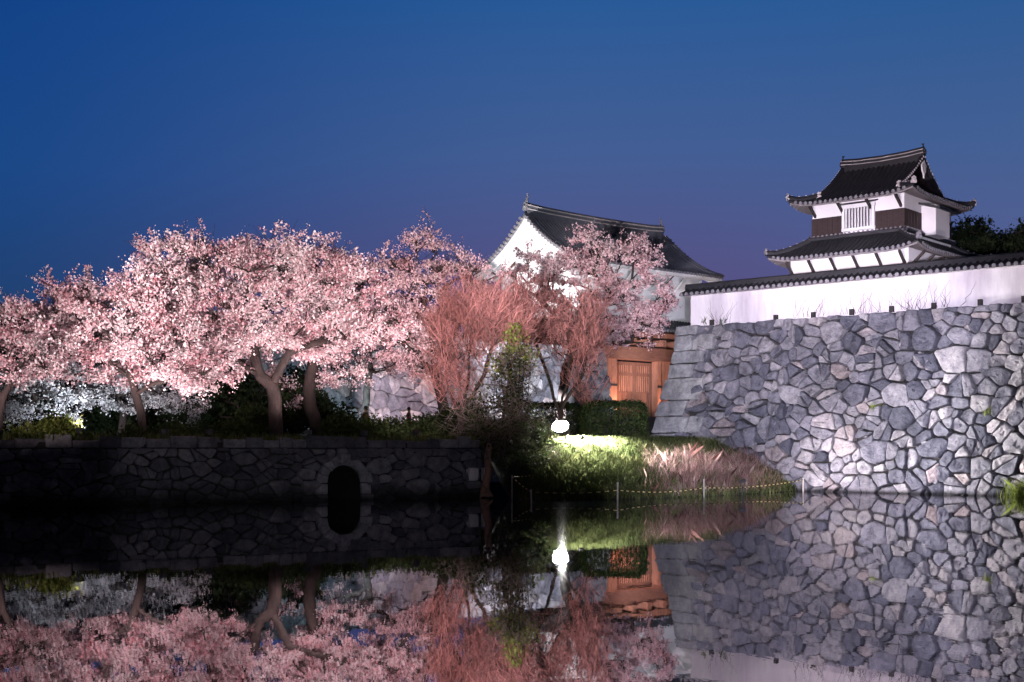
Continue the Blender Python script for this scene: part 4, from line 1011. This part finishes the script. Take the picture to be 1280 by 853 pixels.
# trimmed hedges
def hedge(label, px0, px1, pyt, d, depth, seed, lmat):
    rnd = np.random.default_rng(seed); a, b = at(px0, pyt, d), at(px1, pyt, d); gz = min(ground_z(a.x, d), ground_z(b.x, d)); H = a.z-gz
    root = thing('hedge', label, 'hedge', ((a.x+b.x)/2, d, gz), 'trimmed hedges by the gate path')
    n = int((b.x-a.x)*(H+depth)*700); u = rnd.random((n, 3)); f = rnd.integers(0, 5, n)
    u[f == 0, 1] = 0; u[f == 1, 2] = 1; u[f == 2, 0] = 0; u[f == 3, 0] = 1; u[f == 4, 1] = rnd.random((f == 4).sum())*.25
    c_ = np.stack([a.x+(b.x-a.x)*u[:, 0], d-depth/2+depth*u[:, 1], gz+H*u[:, 2]], 1)
    ctr = np.array([(a.x+b.x)/2, d, gz+H/2]); e = np.abs((c_-ctr)/np.array([(b.x-a.x)/2, depth/2, H/2])); k = np.maximum(0, (e**4).sum(1)-1.0)
    c_ = ctr+(c_-ctr)*(1-.10*np.minimum(k, 1.5))[:, None]+rnd.normal(0, .07, (n, 3)); v, q = quads(c_, .05, rnd, .6)
    np_mesh('foliage', v, q, lmat, root)
    mb = MB()
    for i in range(12):
        x = a.x+(b.x-a.x)*(i+.5)/12; mb.tube([(x, d, gz-.05), (x+rnd.normal(0, .1), d+rnd.normal(0, .1), gz+H*.8)], [.03, .015], 5)
    mb.build('stems', M['bark'], root)
hedge('rounded clipped hedge in front of the timber gate', 728, 806, 504, 62.5, 2.2, 71, M['leaf'])
hedge('darker clipped hedge behind the bright floodlight', 636, 726, 506, 64.5, 2.0, 72, M['leaf_dark'])

# dark evergreens
def evergreen(name, label, px, pyb, d, lobes, n, seed, group, cat='tree'):
    rnd = np.random.default_rng(seed); b = np.array(at(px, pyb, d)); b[2] = 8.1 if pyb < 400 else ground_z(b[0], b[1])
    root = thing(name, label, cat, tuple(b), group); T = lobes_pts(lobes, 60, rnd)
    top = np.array(at(lobes[0][0], lobes[0][1], lobes[0][2]))
    P, ch, rad = tree_skeleton([[b-[0, 0, .1], (b+top)/2+rnd.normal(0, .1, 3), top]], T, rnd, .22)
    mb = MB(); tubes_from(P, ch, rad, mb); mb.build('trunk', M['bark'], root)
    pts = np.array(lobes_pts(lobes, n//40, rnd, .2)); c_ = np.repeat(pts, 40, axis=0)+rnd.normal(0, .26, (len(pts)*40, 3))
    v, q = quads(c_, .085, rnd, .6); np_mesh('crown', v, q, M['leaf_dark'], root)
gv = 'dark evergreens under the blossoms at left'
evergreen('evergreen_tree', 'black evergreen bush mass behind the leftmost trunks', 60, 552, 63, [(60, 515, 63, 60, 34, 2)], 5200, 81, gv)
evergreen('evergreen_tree', 'black evergreen between the slim cherry and the white sprays', 140, 552, 65, [(130, 490, 65, 50, 55, 2), (110, 520, 64, 40, 30, 2)], 6500, 82, gv)
evergreen('evergreen_tree', 'black evergreen right of the slim cherry trunk', 220, 552, 66, [(215, 490, 66, 45, 55, 2), (205, 522, 65, 50, 30, 2)], 6500, 83, gv)
evergreen('evergreen_tree', 'dim olive evergreen between the two largest cherry trunks', 290, 548, 64, [(285, 490, 64, 45, 40, 2), (290, 520, 63, 45, 26, 2)], 6000, 84, gv)
evergreen('evergreen_tree', 'dim evergreen behind the trunks of the two thick cherries', 365, 548, 66, [(365, 505, 66, 42, 42, 1.6), (400, 525, 65, 40, 24, 1.6)], 9000, 89, gv)
evergreen('evergreen_tree', 'dark evergreen cut by the left edge', -10, 552, 64, [(-20, 500, 64, 45, 50, 2)], 4000, 85, gv)
gv = 'dark trees on the castle ground behind the turret'
evergreen('evergreen_tree', 'round topped black tree just right of the turret', 1215, 345, 74, [(1212, 318, 74, 32, 40, 2), (1200, 335, 74, 30, 20, 2)], 14000, 86, gv)
evergreen('evergreen_tree', 'lower black tree between the round topped tree and the right edge', 1250, 345, 76, [(1248, 330, 76, 36, 36, 2)], 12000, 87, gv)
evergreen('evergreen_tree', 'black tree cut by the right edge above the parapet', 1290, 345, 75, [(1290, 318, 75, 36, 42, 2)], 13000, 88, gv)

# ---------------------------------------------------------------- bank grass, reeds, tufts
def blades(c, hgt, wid, rnd, lean=.35):
    n = len(c); a = rnd.uniform(0, 2*math.pi, n); h = hgt*rnd.uniform(.5, 1.3, n); w = wid*rnd.uniform(.7, 1.3, n)
    sx_ = np.stack([np.cos(a), np.sin(a), np.zeros(n)], 1)*w[:, None]; l = rnd.normal(0, lean, (n, 2))*h[:, None]
    mid = c+np.stack([l[:, 0]*.35, l[:, 1]*.35, h*.6], 1); tip = c+np.stack([l[:, 0], l[:, 1], h], 1)
    v = np.stack([c-sx_, c+sx_, mid+sx_*.7, tip, mid-sx_*.7], 1).reshape(-1, 3); return v, np.arange(n*5).reshape(-1, 5)
def scatter(n, x0, x1, w0, w1, rnd, keep=lambda x, y, w: True):
    out = []
    while len(out) < n:
        x = rnd.uniform(x0, x1); w = rnd.uniform(w0, w1); y = sh_y(x)+w
        if keep(x, y, w): out.append((x, y, ground_z(x, y)-.04))
    return np.array(out)
r_ = np.random.default_rng(91)
def on_bank(x, y, w):
    u = (Vector((x, y))-WO).dot(WN); return u > 1.2 or (Vector((x, y))-WO).dot(WD) < -1.6
c_ = scatter(38000, .2, 13.4, .35, 16, r_, on_bank); v, q = blades(c_, .30, .018, r_)
tag(np_mesh('grass', v, q, M['grass']), 'green bank grass lit by the floodlight beside the rampart', 'grass', kind='stuff')
c_ = np.concatenate([scatter(6500, -26, 0, .6, 9, r_), scatter(1800, -26, -1.5, .02, .6, r_)+np.array([0, 0, .08])]); v, q = blades(c_, .28, .018, r_)
tag(np_mesh('causeway_grass', v, q, M['grass']), 'rough grass along the causeway under the cherries', 'grass', kind='stuff')
def in_reeds(x, y, w):
    p = 640+F*x/y; e = min(p-808, 968-p)/40+noise.noise((x*1.3, y*1.3, 2))*.7; return r_.random() < e and on_bank(x, y, w)
c_ = scatter(6500, 5, 13.2, .5, 5.0, r_, in_reeds); v, q = blades(c_, np.array([max(.22, .55+.75*noise.noise((x*1.6, y*1.6, 8))) for x, y, z in c_]), .006, r_, .40)
tag(np_mesh('reeds', v, q, M['reed']), 'dry reddish reeds at the foot of the rampart', 'reeds', kind='stuff')
def tuft(label, p, n, hgt, m_, seed, spread=.25, group=None, out=None):
    rnd = np.random.default_rng(seed); c2 = np.array(p)+rnd.normal(0, 1, (n, 3))*np.array([spread, spread*.6, .05]); v, q = blades(c2, hgt, .014, rnd, .6)
    o = np_mesh('weed_tuft', v-np.array(p), q, m_); o.location = p; tag(o, label, 'weeds', group)
def on_wall(px, py, out=.05):
    k_ = (px-640)/F; u = (k_*WO.y-WO.x)/(WD.x-k_*WD.y); z = 4.0
    for _ in range(8):
        p = Vector(place_front(u, z, out)); u += (px-(640+F*p.x/p.y))*p.y/F/WD.x*.7; z = CH+(HZ-py)*p.y/F
    return place_front(u, z, out)
tuft('green weed tuft growing in the middle of the rampart face', on_wall(1095, 512), 60, .3, M['leaf_yellow'], 101, .12)
tuft('green weed tuft in a rampart joint above the brightest stones', on_wall(1238, 518), 60, .3, M['leaf_yellow'], 102, .12)
tuft('green weeds at the rampart top near its corner', on_wall(902, 404, .1), 16, .28, M['leaf'], 103, .08)
tuft('weeds at the rampart top right at its corner', on_wall(880, 404, .1), 14, .25, M['grass'], 105, .08)
tuft('green grass clump at the waterline by the right edge', on_wall(1276, 622, .2), 260, .7, M['leaf_yellow'], 104, .3)
# dry creepers on the plaster wall
def creeper(label, px, n, seed, h0=1.2):
    rnd = np.random.default_rng(seed); k_ = (px-640)/F; u = (k_*WO.y-WO.x)/(WD.x-k_*WD.y); b = DF(u, .28, RT)
    root = thing('creeper', label, 'creeper', tuple(b), 'dry creepers on the plaster wall'); mb = MB()
    for i in range(n):
        x, z = u+rnd.normal(0, .5), RT+.02; pts = [DF(x, .29, z)]; dx = rnd.normal(0, .05)
        for j in range(rnd.integers(3, 8)): x += dx+rnd.normal(0, .07); z += .17; pts.append(DF(x, .285, min(z, RT+h0)))
        mb.tube(pts, list(np.linspace(.013, .004, len(pts))), 3)
    mb.build('stems', M['vine'], root)
for i, (px, n, lb) in enumerate(((890, 10, 'sparse dry creeper stems nearest the rampart corner'), (1012, 16, 'dry creeper fanning out below the turret left wall'), (1070, 22, 'dense dry creeper stems below the turret window'), (1125, 20, 'dry creeper stems below the turret corner'), (1172, 14, 'thin dry creeper stems right of the turret'))):
    creeper(lb, px, n, 110+i)

# old leaning trunk at the end of the embankment
root = thing('leaning_trunk', 'bare trunk painted orange as lit, leaning over the water at the embankment end', 'tree trunk', tuple(at(606, 615, 51.0)))
mb = MB(); mb.tube([at(606, 621, 51.2), at(607, 606, 51.2), at(611, 590, 51.4), at(609, 572, 51.8), at(612, 556, 52.2)], [.22, .17, .15, .14, .12], 10); mb.tube([at(606, 614, 51.1), at(600, 622, 50.9)], [.12, .04], 7); mb.tube([at(608, 612, 51.1), at(616, 621, 50.8)], [.11, .04], 7)
mb.build('trunk', mat('lit_bark', (.30, .19, .14), (.18, .11, .08), 4, .85, .5, 12), root, smooth=True)  # orange lamplight painted into the bark colour

# ---------------------------------------------------------------- rope fence
rf = thing('rope_fence', 'low rope fence on thin posts along the bank edge', 'fence', tuple(at(664, 622, 48.6)))
posts = [(640, 620, 595, 50.0), (664, 624, 613, 48.4), (772, 625, 604, 48.7), (880, 620, 600, 52.5), (1004, 614, 598, 58.2)]
for px, yb, yt, d in posts:
    a, b_ = at(px, yb, d), at(px, yt, d); a.z = min(a.z, -.1)
    mb = MB(); mb.tube([a, b_], .035, 7); mb.ball(b_, .045, 6); mb.build('post', mat('post_paint', (.45, .42, .38), (.3, .28, .25), 5, .7) if px == 640 else bpy.data.materials['post_paint'], rf)
rl = [(at(700, 585, 54), at(640, 596, 50)), (at(640, 596, 50), at(664, 615, 48.4)), (at(664, 615, 48.4), at(772, 613, 48.7)), (at(772, 613, 48.7), at(880, 610, 52.5)), (at(880, 610, 52.5), at(1004, 600, 58.2))]
mb = MB(); kk = 0
for a, b_ in rl:
    L = (b_-a).length; n = max(3, int(L/.16))
    P = [a+(b_-a)*(i/n)+Vector((0, 0, -.12*4*(i/n)*(1-i/n)*min(1, L/5))) for i in range(n+1)]
    for i in range(n): mb.tube([P[i], P[i+1]], .017, 5, kk % 2, False); kk += 1
mb.build('rope', [mat('rope_yellow', (.75, .62, .25), (.6, .5, .2), 6, .7), mat('rope_black', (.03, .03, .03), None, 6, .7)], rf)

# ---------------------------------------------------------------- people (two walkers half hidden by the shrubs)
def person(label, px, d, heading, jacket, trouser, hair, stride):
    x = (px-640)/F*d; gz = ground_z(x, d); root = thing('person', label, 'person', (x, d, gz))
    ca, sa = math.cos(heading), math.sin(heading)
    def Wp(p): return Vector((x+p[0]*ca-p[1]*sa, d+p[0]*sa+p[1]*ca, gz+p[2]))
    def skin(name, verts, edges, radii, m_, parent, sub=2):
        me = bpy.data.meshes.new(name); me.from_pydata([Wp(v) for v in verts], edges, []); o = bpy.data.objects.new(name, me); COL.objects.link(o)
        md = o.modifiers.new('Skin', 'SKIN'); md.use_smooth_shade = True
        for i, r in enumerate(radii): me.skin_vertices[0].data[i].radius = (r, r) if not hasattr(r, '__len__') else r
        me.skin_vertices[0].data[0].use_root = True
        s_ = o.modifiers.new('Subdivision', 'SUBSURF'); s_.levels = s_.render_levels = sub
        bpy.context.view_layer.update()
        me2 = bpy.data.meshes.new_from_object(o.evaluated_get(bpy.context.evaluated_depsgraph_get())); bpy.data.objects.remove(o)
        me2.materials.clear(); me2.materials.append(m_); me2.name = name; return link(name, me2, parent)
    f = stride
    V = [(0, 0, .92), (0, 0, 1.12), (0, 0, 1.32), (0, 0, 1.43), (0, .02, 1.52), (0, .03, 1.62)]; Ed = [(0, 1), (1, 2), (2, 3), (3, 4), (4, 5)]; Rr = [.13, .12, .14, .055, .085, .075]
    def chain(start, pts, rr):
        k = start
        for p, r in zip(pts, rr): V.append(p); Rr.append(r); Ed.append((k, len(V)-1)); k = len(V)-1
        return k
    for sg in (-1, 1):
        hnd = chain(2, [(sg*.19, 0, 1.36), (sg*.23, -.02*sg*f, 1.10), (sg*.24, .10+.05*sg*f, .88), (sg*.24, .12+.05*sg*f, .80)], [.06, .045, .036, .032])
        hx, hy, hz = V[hnd]
        for k in range(4): chain(hnd, [(hx+.006*sg, hy-.03+.02*k, hz-.05), (hx-.012*sg, hy-.03+.02*k+.012, hz-.085-.008*(k in (1, 2)))], [.010, .008])
        chain(hnd, [(hx-.02*sg, hy+.045, hz-.02), (hx-.03*sg, hy+.06, hz-.05)], [.011, .009])
        chain(0, [(sg*.10, 0, .86), (sg*.10, sg*f*.16, .48), (sg*.10, sg*f*.30-.04, .09), (sg*.10, sg*f*.30+.10, .04)], [.095, .062, .045, .038])
    body = skin('body', V, Ed, Rr, mat('skin_tone', (.45, .28, .21), (.40, .24, .18), 4, .6), root)
    skin('jacket', [(0, 0, .88), (0, 0, 1.12), (0, 0, 1.34), (0, 0, 1.41), (-.2, 0, 1.365), (-.235, .02*f, 1.10), (-.245, .10-.05*f, .90), (.2, 0, 1.365), (.235, -.02*f, 1.10), (.245, .10+.05*f, .90)], [(0, 1), (1, 2), (2, 3), (2, 4), (4, 5), (5, 6), (2, 7), (7, 8), (8, 9)], [.165, .15, .165, .075, .078, .062, .052, .078, .062, .052], jacket, root)
    skin('trousers', [(0, 0, .92), (-.1, 0, .85), (-.1, -f*.16, .48), (-.1, -f*.30-.04, .12), (.1, 0, .85), (.1, f*.16, .48), (.1, f*.30-.04, .12)], [(0, 1), (1, 2), (2, 3), (0, 4), (4, 5), (5, 6)], [.14, .105, .075, .06, .105, .075, .06], trouser, root)
    mb = MB(); mb.ball(Wp((0, -.005, 1.615)), .105, 12, 0, (.92, 1.0, 1.05)); mb.build('hair', hair, root, smooth=True)
    if 'lips' not in bpy.data.materials: mat('lips', (.35, .15, .13))
    sk = bpy.data.materials['skin_tone']
    for sg in (-1, 1):
        mb = MB(); mb.ball(Wp((sg*.032, .108, 1.575)), .011, 6); mb.build('eye', M['black'], body)
        mb = MB(); mb.ball(Wp((sg*.086, .02, 1.56)), .02, 6, 0, (.6, 1, 1.5)); mb.build('ear', sk, body)
    mb = MB(); mb.tube([Wp((0, .105, 1.575)), Wp((0, .128, 1.545)), Wp((0, .108, 1.535))], [.010, .014, .008], 6); mb.build('nose', sk, body)
    mb = MB(); mb.box(Wp((-.025, .098, 1.505)), Vector((.05*ca, .05*sa, 0)), Vector((-.012*sa, .012*ca, 0)), (0, 0, .008)); mb.build('mouth', bpy.data.materials['lips'], body)
hair = mat('dark_hair', (.02, .015, .012), None, 5, .5)
person('person in a brown jacket walking behind the green shrubs', 457, 60, R(70), mat('brown_jacket', (.20, .07, .04), (.15, .05, .03), 5), mat('dark_trousers', (.02, .02, .025), None, 5), hair, .8)
person('person in a dull red jacket before the pink lit stones', 511, 61.5, R(-80), mat('red_jacket', (.30, .08, .10), (.22, .06, .08), 5), bpy.data.materials['dark_trousers'], hair, .7)

# ---------------------------------------------------------------- floodlights (each with its own lamp)
def floodlight(label, pos, target, watts, col, cone=60, blend=.6, lens=(.34, .24), glow=30.0, group='floodlights', stand=.35, rad=.14, lens_col=None):
    pos, target = Vector(pos), Vector(target); f = (target-pos).normalized(); s_ = f.cross(Vector((0, 0, 1))).normalized(); u = s_.cross(f)
    root = thing('floodlight', label, 'floodlight', (pos.x, pos.y, pos.z-stand), group)
    w, h = lens; mb = MB(); n = 20
    def oval(k, off): return [pos+f*off+s_*(math.copysign(abs(math.cos(a))**.75, math.cos(a))*w*.5*k)+u*(math.copysign(abs(math.sin(a))**.75, math.sin(a))*h*.5*k) for a in [2*math.pi*q/n for q in range(n)]]
    rg = [oval(.55, -.18), oval(.8, -.12), oval(1.1, 0), oval(1.1, .03), oval(1.0, .03), oval(1.0, 0)]; ins = rg[-1]
    mb.add([p for r_ in rg for p in r_], [(q*n+i, q*n+(i+1) % n, (q+1)*n+(i+1) % n, (q+1)*n+i) for q in range(5) for i in range(n)]+[tuple(range(n))[::-1]])
    for k in range(5): mb.box(pos-f*.22+s_*((k-2)*w*.15-.006)-u*h*.3, s_*.012, f*.07, u*h*.6)
    mb.build('housing', M['metal'], root)
    mb = MB(); mb.add([p+f*.008 for p in ins], [tuple(range(n))]); mb.build('lens', emit_mat('lamp_lens', lens_col or col, glow), root)
    mb = MB()
    for sg in (-1, 1): mb.tube([pos-f*.06+s_*sg*w*.6, pos-f*.06+s_*sg*w*.6-Vector((0, 0, stand*.7))], .016, 6)
    mb.tube([pos-f*.06+s_*w*.6-Vector((0, 0, stand*.7)), pos-f*.06-s_*w*.6-Vector((0, 0, stand*.7))], .016, 6)
    mb.tube([pos-f*.06-Vector((0, 0, stand*.7)), pos-f*.06-Vector((0, 0, stand+.1))], .03, 7); mb.build('yoke', M['metal'], root)
    ld = bpy.data.lights.new('beam', 'SPOT'); ld.energy = watts; ld.color = col; ld.spot_size = R(cone); ld.spot_blend = blend; ld.shadow_soft_size = rad
    lo = bpy.data.objects.new('beam', ld); COL.objects.link(lo); lo.parent = root
    lo.location = pos+f*(.06+.0)-root.location; lo.rotation_euler = (-f).to_track_quat('Z', 'Y').to_euler()
def onground(px, d, up=.4):
    x = (px-640)/F*d; return Vector((x, d, ground_z(x, d)+up))
COOL, PINK, WARM, ORANGE, TEAL = (.86, .86, 1.0), (1.0, .80, .82), (1.0, .9, .86), (1.0, .58, .40), (.75, .95, 1.0)
# the bright lamp on the bank, thrown along the rampart face
p = at(700, 533, 58.0); gz = ground_z(p.x, p.y)
floodlight('glaring white floodlight on the grass bank before the dark hedge', p, Vector((6.6, 51.6, .9)), 120000, (1.0, .97, .94), 125, .9, (.92, .52), 120, 'floodlights', stand=p.z-gz, rad=.25, lens_col=(.80, .86, 1.0))
# small lamp in the grass, tilted up at the turret and the parapet
p = onground(727, 56.5, .35)
floodlight('small lamp in the grass right of the glaring floodlight', p, Vector((p.x+1.2, 62.5, 3.2)), 900, (1.0, .95, .9), 110, 1.0, (.22, .16), 14, 'floodlights')
p = Vector((9.7, 53.6, .62))  # added lamp, makes the pool of light on the rampart
floodlight('small fill lamp added at the water edge in front of the reeds, turned to the rampart', p, Vector((17.0, 56.6, 2.6)), 5000, (1.0, .87, .92), 110, 1.0, (.22, .16), 14, 'floodlights', stand=.6)
# along the wall top, under the cherries
EXTRA = [(-25, 44.0, (-30, 430, 45.5), 1500), (100, 46.0, (120, 400, 47.5), 2600), (205, 47.0, (200, 395, 47.5), 2600), (262, 47.6, (262, 370, 49.5), 3000), (385, 49.6, (345, 360, 50.3), 3200), (455, 50.6, (430, 375, 51), 2800), (520, 52.0, (520, 380, 58), 3400)]
for i, (px, d, tg, w_) in enumerate(EXTRA):
    lb = ['floodlight on the wall top cut off by the left edge', 'low floodlight on the wall top beside the yellow green shrub', 'floodlight on the wall top right of the slim cherry', 'floodlight on the wall top left of the biggest cherry', 'floodlight on the wall top left of the arch', 'floodlight on the wall top right of the arch', 'floodlight on the wall top below the airy pale cherry'][i]
    q = at(px, 552, d); q.y = emb_y(q.x)+.55; q.x = (px-640)/F*q.y; q.z = 2.62
    floodlight(lb, q, at(*tg), w_*.24, PINK, 120, .7, (.3, .2), 12, 'floodlights along the causeway wall top', stand=.25)
# fill lights added unseen on the near bank, thrown over the moat at the crowns, turret, parapet and gatehouse
NB = [('leftmost added fill light on the near bank', -18, (95, 400, 47), 105000, PINK, 12.0), ('second added fill light from the left on the near bank', -16.5, (1075, 262, 64), 165000, (1.0, .84, .93), 11.5),
      ('third added fill light from the left on the near bank', -15, (215, 390, 48), 100000, PINK, 11.0), ('fourth added fill light from the left on the near bank', -13.5, (320, 372, 50), 112000, PINK, 12.0),
      ('fifth added fill light from the left on the near bank', 4.5, (448, 372, 53), 110000, PINK, 12.0), ('sixth added fill light from the left on the near bank', 6, (530, 366, 57), 135000, PINK, 11.0),
      ('seventh added fill light from the left on the near bank', -9, (645, 408, 60), 105000, (1, .80, .80), 10.5), ('eighth added fill light from the left on the near bank', -7.5, (752, 346, 76), 190000, (1.0, .86, .90), 9.2),
      ('ninth added fill light from the left on the near bank', -6, (755, 285, 97), 130000, (.90, .90, 1.0), 10.5), ('tenth added fill light from the left on the near bank', -4.5, (925, 385, 61), 82000, (1.0, .84, .95), 9.5),
      ('eleventh added fill light from the left on the near bank', -3, (1190, 326, 57), 60000, (.90, .78, 1.0), 11.5), ('twelfth added fill light from the left on the near bank', 1, (1000, 488, 58), 205000, (.84, .80, 1.0), 21),
      ('dim added fill light on the near bank turned to the arch', -1, (470, 598, 49), 7000, (.96, .90, 1.0), 13.0), ('dim added fill light on the near bank turned to the low wall', .5, (245, 582, 45), 5500, (.94, .89, 1.0), 9.0), ('dimmest wide added fill light on the near bank', -2, (300, 590, 46), 900, (.86, .84, 1.0), 40.0)]
ORD = 'first second third fourth fifth sixth seventh eighth ninth tenth eleventh twelfth thirteenth fourteenth fifteenth sixteenth'.split()
for k_, (lb, x, tg, w_, cl, cn) in enumerate(sorted(NB, key=lambda q: q[1])):
    lb = ORD[k_]+' added fill light from the left on the near bank'
    floodlight(lb, (x, 1.0, 1.15), at(*tg), w_, cl, cn, .75, (.36, .28), 20, 'added fill lights on the near bank', stand=.75, rad=.2)
# gatehouse lamps
floodlight('floodlight on the slope aimed at the gatehouse gable', onground(600, 78, .5), GF(X0, 4, 17.4), 48000, (1, .93, .93), 40, .6, group='gatehouse floodlights')
floodlight('floodlight behind the hedge aimed at the gatehouse front', onground(770, 80, .5), GF(3.5, 0, 13.8), 9000, (.86, .88, 1.0), 60, .6, group='gatehouse floodlights')
floodlight('warm uplight at the left gate post', GF(-2.4, -1.1, 4.3), GF(-2.4, -.1, 7.2), 1100, ORANGE, 120, .6, (.2, .15), 10, 'gate uplights')
floodlight('warm uplight at the right gate post', GF(3.1, -1.3, 4.3), GF(2.8, -.1, 7.4), 650, ORANGE, 120, .6, (.2, .15), 10, 'gate uplights')
floodlight('cool floodlight behind the dark hedge aimed at the flank wall', onground(690, 72, .5), GF(-9.6, -.6, 6.8), 60000, (.90, .92, 1.0), 42, .7, group='flank wall floodlights')
floodlight('pink floodlight behind the shrubs aimed at the flank wall', onground(535, 66, .5), at(522, 492, 82), 32000, (1, .72, .75), 34, .7, group='flank wall floodlights')
floodlight('teal floodlight behind the shrubs aimed at the flank wall', onground(430, 66, .5), at(450, 470, 79), 5000, (.6, .9, 1.0), 75, .8, group='flank wall floodlights')
floodlight('white floodlight under the white blossomed cherries', onground(95, 54, .5), at(110, 480, 58), 1500, (.85, .92, 1.0), 110, .7, group='flank wall floodlights')
